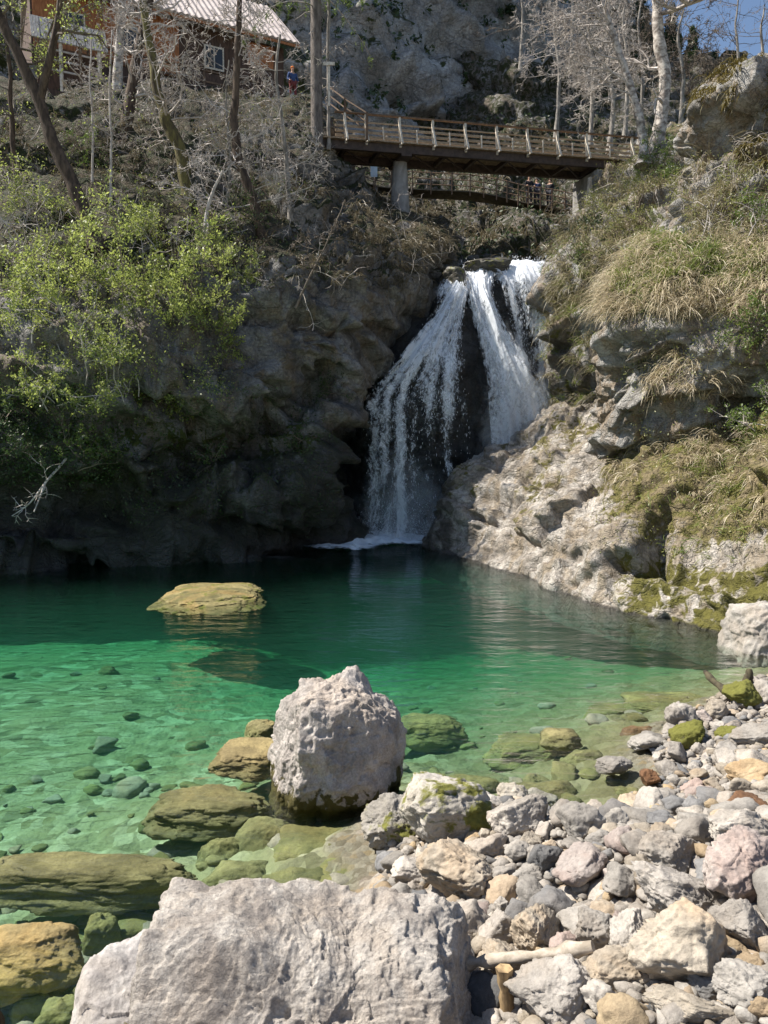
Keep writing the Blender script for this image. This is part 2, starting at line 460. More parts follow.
# ---- the shaded cliff with its slope up to the house terrace
colsL = [
 [(-460,640,14.5),(-460,610,14.6),(-460,560,14.8),(-460,500,15),(-460,450,15.2),(-460,415,15.5),(-460,370,16),(-460,300,18),(-460,240,22),(-460,180,28),(-460,125,32),(-460,92,42),(-460,190,60)],  # unseen outer end, added and bent forward to cast shade on the pool
 [(-190,615,19),(-190,585,19.5),(-190,540,19.3),(-190,490,19.3),(-190,450,19.8),(-190,415,19.4),(-190,370,19.6),(-190,300,21),(-190,240,24),(-190,180,29),(-190,125,32),(-190,92,42),(-190,190,60)],
 [(0,605,20.4),(0,571,20.7),(0,537,20.1),(0,505,20.9),(0,478,20.5),(0,440,20.2),(0,380,20.6),(0,290,22.5),(0,230,25),(0,172,30),(0,120,32.5),(0,92,42),(0,190,60)],
 [(80,598,21.2),(80,565,21.5),(80,540,20.9),(80,505,21.3),(80,470,20.6),(80,432,20.7),(80,370,20.9),(80,290,22.7),(80,232,25.5),(80,172,30),(80,122,33),(80,92,42),(80,190,60)],
 [(150,592,22),(150,560,22.4),(150,536,21.7),(150,500,21.7),(150,458,21.5),(150,424,22.2),(150,370,21.6),(150,290,23.2),(150,230,26),(150,175,30),(150,125,33),(150,92,42.5),(150,190,60)],
 [(210,590,22.7),(210,557,23.1),(210,530,22.7),(210,490,22.9),(205,448,24.0),(205,415,22.1),(205,378,21.8),(210,300,23.5),(210,235,26),(210,180,30),(210,132,34),(210,95,43),(210,190,60)],
 [(262,585,23.5),(262,553,23.9),(262,525,23.2),(262,488,23.3),(258,440,25.6),(252,398,22.6),(252,372,22.6),(258,305,24),(260,240,26.5),(260,185,30),(260,140,34),(260,100,43),(260,190,60)],
 [(308,580,24.6),(308,549,25),(308,520,24.2),(310,480,23.9),(310,436,24.5),(308,392,25.6),(308,350,24.3),(310,300,25),(310,242,27),(310,190,30),(310,150,34),(310,112,42.5),(310,190,60)],
 [(338,578,26),(338,547,26.4),(336,515,26.0),(338,470,25.5),(342,428,25.2),(345,385,25.6),(347,340,25.2),(350,294,25.8),(350,248,27.6),(350,222,30.5),(350,198,35),(350,178,42),(350,190,60)],
 [(340,578,28),(340,546,28.6),(336,515,28.2),(338,470,27.6),(343,425,27.1),(350,385,27.0),(364,340,26.8),(382,290,26.8),(390,256,28.3),(392,234,31),(388,215,36),(388,200,42),(388,215,60)],
 [(352,578,31),(352,546,31),(350,515,31),(350,470,30.5),(356,425,30),(366,385,29),(386,340,28),(410,295,28),(424,262,29.3),(426,240,32),(426,224,37),(424,214,43),(424,225,60)],
 [(370,578,34),(370,546,34),(370,515,34),(372,470,33.5),(378,425,33),(386,385,32.5),(402,340,31.5),(426,300,31),(440,272,32.5),(446,248,34.5),(446,232,38),(444,222,44),(444,230,60)]]
def dispL(p, px, py):
    d = rockdisp(p, 1.0, 3, (0.25, 0.2, 1.0), 1.25)
    k = 1 - 0.55 * sm(-py, -290, -230) * sm(-px, -330, -260)       # softer on the planted slope
    return d * k * (1 - 0.55 * sm(px, 335, 385))
def coverL(P, N, px, py):
    n = fbm(P * 0.5, 4, seed=77)
    low = sm(py, 395, 440)
    moss = 0.22 * low * sm(px, 30, 120) + 0.20 * low + 0.3 * (N[:, 2] > 0.35) * low + 0.16 * n * low
    moss -= 0.35 * sm(py, 535, 560)
    wet = 0.48 * sm(py, 415, 470) + 0.35 * sm(py, 500, 545) + 0.5 * sm(px, 300, 345) * sm(py, 400, 450) + 0.15  # damp near the water, plus painted darkening that deepens the cliff's shade
    up = sm(-py, -310, -260)
    soil = 0.62 * up * sm(N[:, 2], 0.15, 0.5) + 0.30 * up + 0.22 * sm(-py, -420, -330) * (px < 190)
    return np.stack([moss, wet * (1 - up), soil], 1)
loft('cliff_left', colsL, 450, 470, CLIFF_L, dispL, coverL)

# ---- dark rock behind the waterfall
colsF = [
 [(335,575,30),(335,545,30),(335,470,30),(340,410,30),(352,350,30),(398,292,31),(420,262,35),(420,266,45)],
 [(366,572,28.5),(366,541,28.5),(366,470,28.3),(366,405,28.2),(392,368,28.8),(428,310,30.3),(446,270,33.5),(446,266,45)],
 [(408,572,27.9),(408,541,27.9),(408,470,27.7),(408,390,27.7),(428,345,28.7),(452,296,30.4),(463,272,33),(463,266,45)],
 [(450,572,27.8),(450,540,27.8),(450,470,27.8),(447,390,27.8),(453,335,28.8),(468,292,30.3),(480,273,33),(480,266,45)],
 [(480,572,28.2),(480,540,28.2),(480,470,28.4),(480,390,28.7),(477,330,29.4),(485,288,30.5),(494,272,33),(494,266,45)],
 [(508,572,28.9),(508,540,28.9),(508,470,29.4),(504,390,30),(501,330,30.4),(506,284,30.8),(510,270,33),(510,265,45)],
 [(545,572,29.6),(545,540,29.8),(545,470,30.2),(545,390,30.5),(543,330,30.8),(540,284,31.1),(536,269,33),(536,264,45)],
 [(590,572,29),(588,540,29),(585,470,29.5),(582,390,30),(574,330,30.6),(562,282,31),(556,264,33),(556,262,45)]]
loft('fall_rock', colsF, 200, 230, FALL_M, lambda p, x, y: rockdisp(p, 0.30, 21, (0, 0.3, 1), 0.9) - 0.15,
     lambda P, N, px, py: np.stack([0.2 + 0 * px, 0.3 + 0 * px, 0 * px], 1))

# ---- right hand slope below the bridge end
colsE = [
 [(580,480,31),(578,400,31),(570,330,32),(566,280,33),(576,254,34),(594,224,38),(610,190,42),(626,160,46),(642,138,52)],
 [(558,480,29),(554,400,29),(550,330,29.5),(540,284,30.5),(558,254,32),(576,226,36),(598,194,39.5),(620,164,42),(640,142,48)],
 [(590,480,26.5),(588,400,26.5),(585,330,27),(580,278,28),(590,248,30),(602,220,33),(616,186,37),(632,160,40),(650,141,46)],
 [(630,480,24.5),(630,400,25),(630,330,25.5),(630,278,26.5),(632,242,28),(640,202,31),(645,168,35),(650,148,38),(660,138,45)],
 [(690,480,23.5),(690,400,24),(690,330,24.5),(690,278,25.5),(690,242,26.5),(690,200,28.5),(690,162,32),(690,138,35),(695,130,42)],
 [(780,480,22.5),(780,400,23),(780,330,23.5),(780,278,24.5),(780,242,25.5),(780,200,27.5),(780,150,31),(780,125,34),(790,112,42)],
 [(950,480,22.5),(950,400,23),(950,330,23.5),(950,278,24.5),(950,242,25.5),(950,200,27.5),(950,150,31),(950,125,34),(950,112,42)]]
def coverE(P, N, px, py):
    n = fbm(P * 0.6, 4, seed=91)
    soil = 0.45 * sm(N[:, 2], 0.1, 0.5) + 0.25 * sm(-py, -270, -220) + 0.2 * n
    moss = 0.42 * sm(py, 262, 300) * sm(-px, -610, -575) + 0.15 * n
    return np.stack([moss, 0.5 * sm(py, 300, 350), soil], 1)
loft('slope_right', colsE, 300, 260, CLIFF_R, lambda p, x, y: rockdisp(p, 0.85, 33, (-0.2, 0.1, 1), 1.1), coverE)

# ---- the bluff with the grass mantle and the grey face above it
colsB = [
 [(612,458,24),(606,408,23),(606,380,22.6),(608,330,22.6),(616,290,23.2),(642,250,25),(672,215,27),(700,165,28.5),(712,120,29),(724,95,32)],
 [(615,458,21.6),(610,410,20.6),(607,378,20.3),(606,330,20.2),(612,285,20.7),(648,246,22.6),(680,208,25),(696,155,26.2),(704,112,26.6),(720,90,30)],
 [(655,458,20.8),(652,424,19.7),(655,380,19.2),(655,330,19.0),(655,278,19.5),(670,240,21.5),(695,203,24),(705,150,24.9),(709,106,25.3),(730,84,29)],
 [(700,462,20.6),(696,440,19.1),(700,385,18.6),(700,335,18.4),(702,288,18.8),(712,256,20.5),(727,205,23),(735,145,23.9),(735,98,24.2),(750,76,28)],
 [(740,460,19.6),(735,405,19.1),(740,370,18.5),(740,330,18.1),(748,285,18.4),(752,255,19.8),(760,205,22.3),(762,140,23),(762,88,23.4),(775,68,27)],
 [(810,460,18.8),(810,405,18.2),(810,370,17.7),(812,330,17.4),(815,280,17.8),(818,250,19.2),(820,200,21.3),(820,135,22),(820,80,22.4),(830,62,26)],
 [(960,460,18.3),(960,405,17.7),(960,370,17.2),(960,330,17),(960,280,17.4),(960,250,18.8),(960,200,20.8),(960,135,21.5),(960,75,22),(970,58,26)]]
def dispB(p, px, py):
    d = rockdisp(p, 0.8, 45, (-0.25, 0.1, 1), 1.0)
    g = sm(py, 225, 250) * sm(-py, -335, -315)
    lump = 0.25 * fbm(p * 0.9, 3, seed=66)
    return d * (1 - 0.8 * g) + lump * g
def coverB(P, N, px, py):
    n = fbm(P * 0.7, 4, seed=95)
    g = sm(py, 232, 250) * sm(-py, -325, -300)
    soil = 0.75 * g + 0.35 * sm(N[:, 2], 0.2, 0.6) + 0.35 * sm(py, 170, 200) * sm(-py, -240, -215) + 0.15 * n
    moss = 0.30 * sm(-py, -130, -90) * sm(N[:, 2], 0.0, 0.5) + 0.12 * n
    return np.stack([moss, 0.4 * sm(py, 425, 445), soil], 1)
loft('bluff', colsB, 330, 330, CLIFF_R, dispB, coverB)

# ---- pale water-worn rock that runs down into the pool on the right
colsS = [
 [(428,580,27.6),(430,549,27.8),(442,522,28),(456,482,28.3),(482,456,28.6),(522,430,29),(562,410,29.5),(590,400,31)],
 [(424,575,25),(428,549,25.5),(438,522,25.6),(446,494,25.9),(466,464,26.3),(506,440,26.6),(552,413,27),(590,402,29)],
 [(462,590,22.6),(466,562,22.9),(473,537,23.2),(480,507,23.8),(500,471,24.6),(531,446,25.2),(566,412,25.9),(598,402,28)],
 [(520,608,19.5),(524,580,19.7),(528,551,20.2),(532,520,21),(541,481,22),(562,446,23.4),(592,409,24.7),(612,404,27)],
 [(572,628,17),(576,598,17.3),(580,562,18.2),(586,526,19.2),(597,487,20.3),(612,452,21.8),(627,418,23.4),(640,408,25)],
 [(620,642,15.4),(624,612,15.7),(628,571,16.5),(634,531,17.6),(642,491,18.6),(656,456,19.8),(666,430,21),(672,418,23)],
 [(675,656,14.2),(680,628,14.5),(685,586,15.1),(691,541,16),(697,501,17),(702,471,18),(707,442,19.4),(710,420,21.5)],
 [(733,676,12.9),(738,647,13.1),(740,606,13.6),(742,561,14.4),(745,516,15.3),(746,471,16.3),(749,425,17.7),(752,400,20)],
 [(810,690,12.2),(810,660,12.3),(810,610,12.8),(810,560,13.5),(810,500,14.3),(810,440,15.3),(810,400,16.6),(812,370,19)],
 [(960,690,12.0),(960,660,12.1),(960,610,12.6),(960,560,13.3),(960,500,14.1),(960,440,15.1),(960,400,16.4),(960,370,19)]]
def dispS(p, px, py):
    d = rockdisp(p, 0.46, 57, (-0.55, -0.25, 1), 1.35)
    d += 0.05 * ridged(p * 3.3, 4, 0.6, 58)
    q = p @ np.array([[1, 0, 0], [0, 1, 0], [0.9, 0.4, 1.0]]).T
    d += 0.06 * ridged(q * np.array([0.6, 0.6, 1.7]), 4, 0.5, 12)
    smooth = sm(py, 540, 560) * sm(-px, -620, -560)
    # a hollow and the ledge shadow under it
    for (hx, hy, hw, hh, dep) in ((590, 478, 12, 12, 0.55), (542, 478, 30, 11, 0.5), (505, 500, 16, 9, 0.4), (700, 490, 9, 18, 0.4), (650, 545, 8, 14, 0.25)):
        d -= dep * np.exp(-((px - hx) / hw) ** 2 - ((py - hy) / hh) ** 2)
    return d * (1 - 0.35 * smooth)
def coverS(P, N, px, py):
    n = fbm(P * 0.8, 4, seed=99)
    z = P[:, 2]
    # moss along the crest, on the seaward ledges, and a yellow-green band near the water on the right
    moss = 0.42 * sm(-py, -475, -425) * sm(px, 505, 550) * sm(-px, -660, -610) + 0.44 * sm(px, 585, 640) * sm(py, 530, 580) * sm(-z, -2.2, -0.4) + 0.2 * sm(px, 560, 620) * sm(py, 500, 540)
    moss += 0.25 * sm(-px, -470, -450) * sm(py, 480, 510) + 0.12 * n
    soil = 0.62 * sm(px, 590, 660) * sm(-py, -590, -500) + 0.40 * sm(-py, -555, -490) + 0.25 * n + 0.25 * sm(px, 690, 740) * sm(-py, -600, -500)
    wet = 0.95 * sm(-z, -0.14, 0.06) + 0.55 * sm(-px, -462, -448)
    return np.stack([moss, wet, soil], 1)
loft('worn_rock', colsS, 480, 400, SLAB_M, dispS, coverS, 2)

# ---- ravine slopes under and behind the bridge
rows = [(290,33),(266,37),(243,42),(218,47.5),(196,52.5),(176,57),(150,61),(110,65),(60,68)]
def colC(px, lean, dy):
    return [(px + lean * i, y + dy * (1 if i < 7 else 0), Y + abs(lean) * 0.25 * i) for i, (y, Y) in enumerate(rows)]
colsC = [colC(330, 2, -10), colC(390, 3, -5), colC(430, 3, 0), colC(475, 1, 4), colC(515, 0, 4), colC(550, -1, 0), colC(590, -2, -6), colC(650, -2, -12), colC(760, -2, -20)]
loft('ravine', colsC, 260, 220, CLIFF_L, lambda p, x, y: rockdisp(p, 0.8, 70, (0.3, 0, 1), 1.6),
     lambda P, N, px, py: np.stack([0.12 + 0 * px, 0.25 * sm(py, 240, 262), 0.55 + 0.1 * sm(-px, -420, -360)], 1))

# ---- far rock wall of the gorge
def colG(px, Y, top, lean):
    return [(px, 300, Y - 4), (px, 200, Y), (px + lean, 120, Y + 2), (px + lean * 2, 120 + (top - 120) * 0.5, Y + 4), (px + lean * 2, 120 + (top - 120) * 0.8, Y + 8), (px + lean * 3, top, Y + 13), (px + lean * 3, top + 40, Y + 40)]
colsG = [colG(-500, 58, -110, 0), colG(-200, 58, -110, 0), colG(100, 58, -120, 0), colG(300, 60, -150, -4), colG(370, 63, -170, 2), colG(440, 68, -170, 4), colG(500, 72, -160, 4), colG(560, 74, -110, 6), colG(600, 76, -40, 4), colG(630, 78, 30, 4), colG(660, 80, 68, 3), colG(700, 80, 84, 3), colG(760, 82, 88, 2), colG(860, 84, 80, 0), colG(1100, 84, 60, 0)]
def dispG(p, px, py):
    d = rockdisp(p, 1.0, 81, (0.5, 0.1, 1), 2.6)
    q = p + fbm(p * 0.08, 3, seed=8)[:, None] * 3
    d += 0.5 * ridged(np.stack([q[:, 0] * 0.10 + q[:, 2] * 0.06, q[:, 1] * 0.1, q[:, 2] * 0.42 + q[:, 0] * 0.24], 1), 4, 0.55, 5)
    return d
def coverG(P, N, px, py):
    n = fbm(P * 0.12, 4, seed=101)
    soil = 0.02 + 0.4 * n + 0.6 * sm(px, 520, 600) + 0.55 * sm(-px, -330, -280) + 0.25 * sm(N[:, 2], 0.25, 0.6)
    return np.stack([0.1 + 0.25 * n, 0.1 + 0 * n, soil], 1)
loft('gorge_wall', colsG, 420, 260, GORGE_M, dispG, coverG)

# ------------------------------------------------------------------ shore and bed of the pool
shore_px = [(-400,1300),(60,1160),(210,1060),(322,965),(366,893),(392,857),(362,832),(398,803),(470,797),(545,813),(598,815),(648,793),(668,771),(652,748),(690,714),(740,690),(800,668),(960,640)]
SH = np.array([on_plane(x, y)[:2] for x, y in shore_px])
POLY = np.vstack([SH, [[60, 13], [60, -60], [-60, -60], [-60, 1.5]]])

def shore_dist(x, y):
    """signed distance to the waterline, positive on land"""
    p = np.stack([x, y], 1)
    d = np.full(len(p), 1e9)
    for a, b in zip(SH[:-1], SH[1:]):
        ab = b - a
        t = np.clip(((p - a) @ ab) / (ab @ ab), 0, 1)
        q = a + t[:, None] * ab
        d = np.minimum(d, np.linalg.norm(p - q, axis=1))
    ins = np.zeros(len(p), bool)
    n = len(POLY)
    for i in range(n):
        x1, y1 = POLY[i]
        x2, y2 = POLY[(i + 1) % n]
        c = ((y1 > y) != (y2 > y))
        with np.errstate(divide='ignore', invalid='ignore'):
            xi = (x2 - x1) * (y - y1) / (y2 - y1 + 1e-12) + x1
        ins ^= c & (x < xi)
    return np.where(ins, d, -d)

def ground_z(x, y):
    x = np.atleast_1d(np.asarray(x, float))
    y = np.atleast_1d(np.asarray(y, float))
    s = shore_dist(x, y)
    far = sm(y, 6.0, 9.0)
    land = np.minimum(np.maximum(s, 0) * (0.42 - 0.30 * far), 1.55) + 0.02
    w = np.maximum(-s, 0)
    deep = 0.95 + 2.2 * sm(x, -5.0, 0.5) * sm(y, 4.5, 19.0) + 1.4 * sm(y, 11, 27)
    deep = deep * (1 - 0.72 * sm(x, 1.5, 3.4) * sm(-y, -12.5, -9)) + 0.25 * sm(-y, -7, -4) * sm(-x, 0.5, 2)
    slope = 0.34 + 0.0 * sm(x, -1.0, 0.5) * sm(y, 7.5, 9.5) * sm(-x, -3.6, -2.2)
    bed = -deep * (1 - np.exp(-w * slope / deep))
    z = np.where(s > 0, land, bed)
    p = np.stack([x, y, 0 * x], 1)
    z = z + 0.05 * fbm(p * 1.1, 4, seed=15) + 0.018 * fbm(p * 7, 3, seed=16)
    return z

def hit_ground(px, py):
    """where the line of sight through a photo position meets the ground"""
    k = (512 - py) / F
    d = np.array([(px - 384) / F, cP + sP * k, -sP + cP * k])
    lo, hi = 1.2, 40.0
    for n in (90, 40, 12):
        t = np.linspace(lo, hi, n)
        X, Y, Z = d[0] * t, d[1] * t, H + d[2] * t
        g = ground_z(X, Y)
        i = max(int(np.argmax(Z < g)), 1)
        lo, hi = t[i - 1], t[i]
    return np.array([X[i], Y[i], g[i]])

def build_ground():
    ys = np.concatenate([np.linspace(-40, 1.5, 20), 1.5 + (np.linspace(0, 1, 330)[1:] ** 1.5) * 26, [30, 34, 40]])
    xs = np.concatenate([np.linspace(-60, -14, 14), np.linspace(-14, -4, 70)[1:], np.linspace(-4, 5.5, 270)[1:], np.linspace(5.5, 14, 60)[1:], np.linspace(14, 60, 12)[1:]])
    X, Y = np.meshgrid(xs, ys)
    Z = ground_z(X.ravel(), Y.ravel())
    p = np.stack([X.ravel(), Y.ravel(), Z], 1)
    s = shore_dist(p[:, 0], p[:, 1])
    a, e = facet(p * np.array([1, 1, 1.0]), 0.16, 5, 0.5, 0.5)
    p[:, 2] += a * 0.55 * sm(np.abs(p[:, 0]), -1, 0) * (0.4 + 0.6 * sm(s, -0.3, 0.2)) * (np.hypot(p[:, 0], p[:, 1]) < 14)
    nu, nv = len(xs), len(ys)
    i = np.arange(nv - 1)[:, None] * nu
    j = np.arange(nu - 1)[None]
    mb = MB()
    mb.add(p, np.stack([i + j, i + j + 1, i + nu + j + 1, i + nu + j], -1).reshape(-1, 4))
    t = NT('shingle_and_pool_bed')
    P = t.pos()
    v = t.voro(P, 16, out='Color')
    vs = t.n('ShaderNodeSeparateColor', {0: v})
    v2 = t.n('ShaderNodeSeparateColor', {0: t.voro(P, 5.0, out='Color')})
    n = t.noise(P, 1.3, 7, 0.65)
    dry = t.ramp(vs.outputs[0], [(0.0, (0.20, 0.175, 0.15)), (0.35, (0.36, 0.325, 0.28)), (0.6, (0.46, 0.42, 0.37)), (0.85, (0.38, 0.29, 0.19)), (1.0, (0.27, 0.25, 0.24))])
    dry = t.mix(1.0, dry, t.ramp(t.noise(P, 55, 4, 0.7), [(0.3, 0.7), (0.7, 1.15)]), 'MULTIPLY')
    bedc = t.ramp(v2.outputs[0], [(0.0, (0.10, 0.09, 0.045)), (0.3, (0.29, 0.27, 0.16)), (0.55, (0.46, 0.43, 0.29)), (0.8, (0.18, 0.155, 0.07)), (1.0, (0.50, 0.46, 0.32))])
    bedc = t.mix(t.step(n, 0.42, 0.62), bedc, (0.29, 0.27, 0.15))
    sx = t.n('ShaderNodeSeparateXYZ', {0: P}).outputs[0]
    bedc = t.mix(t.math('MULTIPLY', t.step(sx, -0.6, 1.0), 0.6), bedc, t.mix(n, (0.11, 0.09, 0.035), (0.19, 0.15, 0.07)))   # bed painted darker and browner to the right, to dim the sunlit shallows
    wcol = t.mix(0.5, dry, (0.10, 0.075, 0.03))
    z = t.n('ShaderNodeSeparateXYZ', {0: P}).outputs[2]
    zz = t.math('MULTIPLY_ADD', t.math('SUBTRACT', n, 0.5), 0.16, z)
    col = t.mix(t.step(zz, -0.05, -0.16), t.mix(t.step(zz, 0.10, 0.02), dry, wcol), bedc)
    h = t.math('ADD', t.math('MULTIPLY', t.voro(P, 16), -1.0), t.noise(P, 60, 4, 0.7))
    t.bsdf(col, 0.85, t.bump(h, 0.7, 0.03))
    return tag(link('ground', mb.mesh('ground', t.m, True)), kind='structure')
build_ground()

# ------------------------------------------------------------------ water of the pool: a closed body with a clear rippled surface
def build_water():
    t = NT('clear_green_water')
    P = t.pos()
    r1 = t.noise(t.scale(P, (0.8, 2.0, 1.0)), 2.0, 4, 0.55, 0.6)
    r2 = t.noise(t.scale(P, (0.9, 1.6, 1.0)), 6.5, 4, 0.6, 0.4)
    big = t.noise(P, 0.35, 3, 0.5)
    h = t.math('ADD', r1, t.math('MULTIPLY', r2, 0.22))
    h = t.math('MULTIPLY', h, t.math('MULTIPLY_ADD', t.step(big, 0.3, 0.65), 0.8, 0.3))
    dv = t.n('ShaderNodeVectorMath', {0: P, 1: (0.2, 27.0, 0.0)}, operation='DISTANCE').outputs['Value']
    h = t.math('MULTIPLY', h, t.math('MULTIPLY_ADD', t.step(dv, 12.0, 2.0), 1.8, 1.0))      # choppier towards the fall
    nrm = t.bump(h, 0.42, 0.16)
    fr = t.n('ShaderNodeFresnel', {'IOR': 1.33, 'Normal': nrm}).outputs[0]
    tr = t.n('ShaderNodeBsdfTransparent', {'Color': (0.97, 0.99, 0.98, 1)})
    gl = t.n('ShaderNodeBsdfGlossy', {'Color': (1, 1, 1, 1), 'Roughness': 0.03, 'Normal': nrm})
    mx = t.n('ShaderNodeMixShader', {0: fr, 1: tr.outputs[0], 2: gl.outputs[0]})
    t.t.links.new(mx.outputs[0], t.out.inputs[0])
    ab = t.n('ShaderNodeVolumeAbsorption', {'Color': WATER_AB, 'Density': WATER_ABD})
    sc = t.n('ShaderNodeVolumeScatter', {'Color': WATER_SC, 'Density': WATER_SCD, 'Anisotropy': 0.0})
    ad = t.n('ShaderNodeAddShader', {0: ab.outputs[0], 1: sc.outputs[0]})
    t.t.links.new(ad.outputs[0], t.out.inputs[1])
    mb = MB()
    x0, x1, y0, y1, z0 = -70, 70, -3, 45, -4.5
    v = [[x0, y0, z0], [x1, y0, z0], [x1, y1, z0], [x0, y1, z0], [x0, y0, 0], [x1, y0, 0], [x1, y1, 0], [x0, y1, 0]]
    mb.add(v, [[0, 3, 2, 1], [4, 5, 6, 7], [0, 1, 5, 4], [1, 2, 6, 5], [2, 3, 7, 6], [3, 0, 4, 7]])
    return tag(link('water', mb.mesh('water', t.m)), kind='structure')
WATER_AB, WATER_ABD = (0.50, 0.86, 0.775, 1), 0.72
WATER_SC, WATER_SCD = (0.30, 0.86, 0.68, 1), 0.024
build_water()

# ------------------------------------------------------------------ waterfall
def fall_mat(name, lo, hi, fu, fv, seed, amax=1.0):
    t = NT(name)
    uv = t.n('ShaderNodeUVMap', uv_map='flow').outputs[0]
    dens = t.n('ShaderNodeSeparateColor', {0: t.attr('thin_out')}).outputs[0]
    q = t.n('ShaderNodeMapping', {'Vector': uv, 'Scale': (fu, fv, 1), 'Location': (seed * 3.1, seed * 1.7, 0)}).outputs[0]
    n1 = t.noise(q, 1.0, 4, 0.6, 0.5)
    q2 = t.n('ShaderNodeMapping', {'Vector': uv, 'Scale': (fu * 2.2, fv * 5.5, 1), 'Location': (seed * 5.1, seed * 2.7, 0)}).outputs[0]
    n2 = t.noise(q2, 1.0, 5, 0.75, 0.7)
    q3 = t.n('ShaderNodeMapping', {'Vector': uv, 'Scale': (fu * 4.0, fv * 13, 1), 'Location': (seed * 8.1, seed * 4.7, 0)}).outputs[0]
    n3 = t.noise(q3, 1.0, 4, 0.8, 0.9)
    a = t.math('ADD', t.math('MULTIPLY', n1, 0.38), t.math('MULTIPLY', n2, 0.36))
    a = t.math('ADD', a, t.math('MULTIPLY', n3, 0.26))
    a = t.math('MULTIPLY_ADD', t.math('SUBTRACT', a, 0.5), 1.35, 0.5)
    froth = t.noise(t.scale(t.pos(), (1, 1, 0.6)), 3.2, 6, 0.7, 1.0)
    a = t.math('ADD', a, t.math('MULTIPLY', t.math('SUBTRACT', froth, 0.5), 0.75))
    a = t.math('ADD', a, t.math('MULTIPLY', t.math('SUBTRACT', dens, 0.5), 0.62))
    al = t.math('MULTIPLY', t.step(a, lo, hi), amax)
    d = t.n('ShaderNodeBsdfDiffuse', {'Color': (0.86, 0.89, 0.93, 1)})
    tl = t.n('ShaderNodeBsdfTranslucent', {'Color': (0.86, 0.89, 0.93, 1)})
    m1 = t.n('ShaderNodeMixShader', {0: 0.35, 1: d.outputs[0], 2: tl.outputs[0]})
    tr = t.n('ShaderNodeBsdfTransparent')
    m2 = t.n('ShaderNodeMixShader', {0: al, 1: tr.outputs[0], 2: m1.outputs[0]})
    t.t.links.new(m2.outputs[0], t.out.inputs[0])
    return t.m

falls = thing('waterfall', 'white waterfall splitting over black rock and dropping into the green pool', 'waterfall', tuple(pt(450, 541, 27.6)))
drops = MB()
def curtain(name, left, right, nu, nv, mat, dens, layers=3, off=0.14, wob=0.10, ndrop=0):
    """a sheet of falling water between two edge streamlines; dens(u, v) thins it out"""
    L = cr(np.array([pt(*c) for c in left]), np.linspace(0, len(left) - 1, nv))
    R = cr(np.array([pt(*c) for c in right]), np.linspace(0, len(right) - 1, nv))
    u = np.linspace(0, 1, nu)
    G = L[:, None] * (1 - u)[None, :, None] + R[:, None] * u[None, :, None]
    width = np.linalg.norm(R - L, axis=1).mean()
    length = np.linalg.norm(np.diff((L + R) / 2, axis=0), axis=1).sum()
    N = grid_normals(G)
    mb = MB()
    uvs, ds = [], []
    for k in range(layers):
        p = (G + N * (0.16 + off * k)).reshape(-1, 3)
        uu = np.tile(u, nv)
        vv = np.repeat(np.linspace(0, 1, nv), nu)
        q = np.stack([uu * width * 2.2, vv * length * 0.35, 0 * uu + k * 9], 1)
        p = p + N.reshape(-1, 3) * (wob * fbm(q, 4, seed=200 + k))[:, None]
        i = np.arange(nv - 1)[:, None] * nu
        j = np.arange(nu - 1)[None]
        mb.add(p, np.stack([i + j, i + j + 1, i + nu + j + 1, i + nu + j], -1).reshape(-1, 4))
        edge = np.minimum(1, 5 * np.minimum(uu, 1 - uu))
        sway = 0.22 * fbm(np.stack([uu * width * 0.8, vv * length * 0.8, 0 * uu + k * 3], 1), 4, 0.6, 260 + k)     # strands wander and cross
        uvs.append(np.stack([uu * width + sway + k * 13.7, vv * length], 1))
        ds.append(dens(uu, vv) * (0.45 + 0.55 * np.clip(edge + 0.5 * fbm(np.stack([uu * width * 3, vv * length * 1.2, 0 * uu + k * 5], 1), 3, seed=240 + k), 0, 1)))
    o = part(name, mb, mat, falls, True)
    me = o.data
    UV, D = np.vstack(uvs), np.concatenate(ds)
    ul = me.uv_layers.new(name='flow')
    li = np.zeros(len(me.loops), np.int32)
    me.loops.foreach_get('vertex_index', li)
    ul.data.foreach_set('uv', UV[li].astype(np.float32).ravel())
    a = me.color_attributes.new('thin_out', 'FLOAT_COLOR', 'POINT')
    a.data.foreach_set('color', np.stack([D, D, D, np.ones_like(D)], 1).astype(np.float32).ravel())
    # loose drops and short strands torn off the sheet
    if ndrop:
        ii = rng.integers(0, nv - 1, ndrop)
        jj = rng.integers(0, nu - 1, ndrop)
        keep = rng.random(ndrop) < np.clip(dens(u[jj], ii / nv) + 0.15, 0, 1)
        P = G[ii, jj] + N[ii, jj] * (rng.random((ndrop, 1)) * 0.5 + 0.05) + rng.normal(0, 0.05, (ndrop, 3))
        for p in P[keep]:
            s = rng.uniform(0.004, 0.010)
            l = s * rng.uniform(2.0, 9.0)
            a = rng.random() * 6.28
            e = np.array([math.cos(a) * s, math.sin(a) * s, 0])
            f = np.array([-e[1], e[0], 0])
            drops.add([p + [0, 0, l], p + e, p + f, p - e, p - f, p - [0, 0, l]], [[0, 1, 2], [0, 2, 3], [0, 3, 4], [0, 4, 1], [5, 2, 1], [5, 3, 2], [5, 4, 3], [5, 1, 4]])
    return o

M_thin = fall_mat('thin_falling_water', 0.44, 0.66, 5.0, 0.45, 1)
M_thick = fall_mat('thick_white_water', 0.38, 0.66, 5.2, 0.9, 2)
M_veil = fall_mat('veil_water', 0.42, 0.62, 5.5, 0.6, 3)
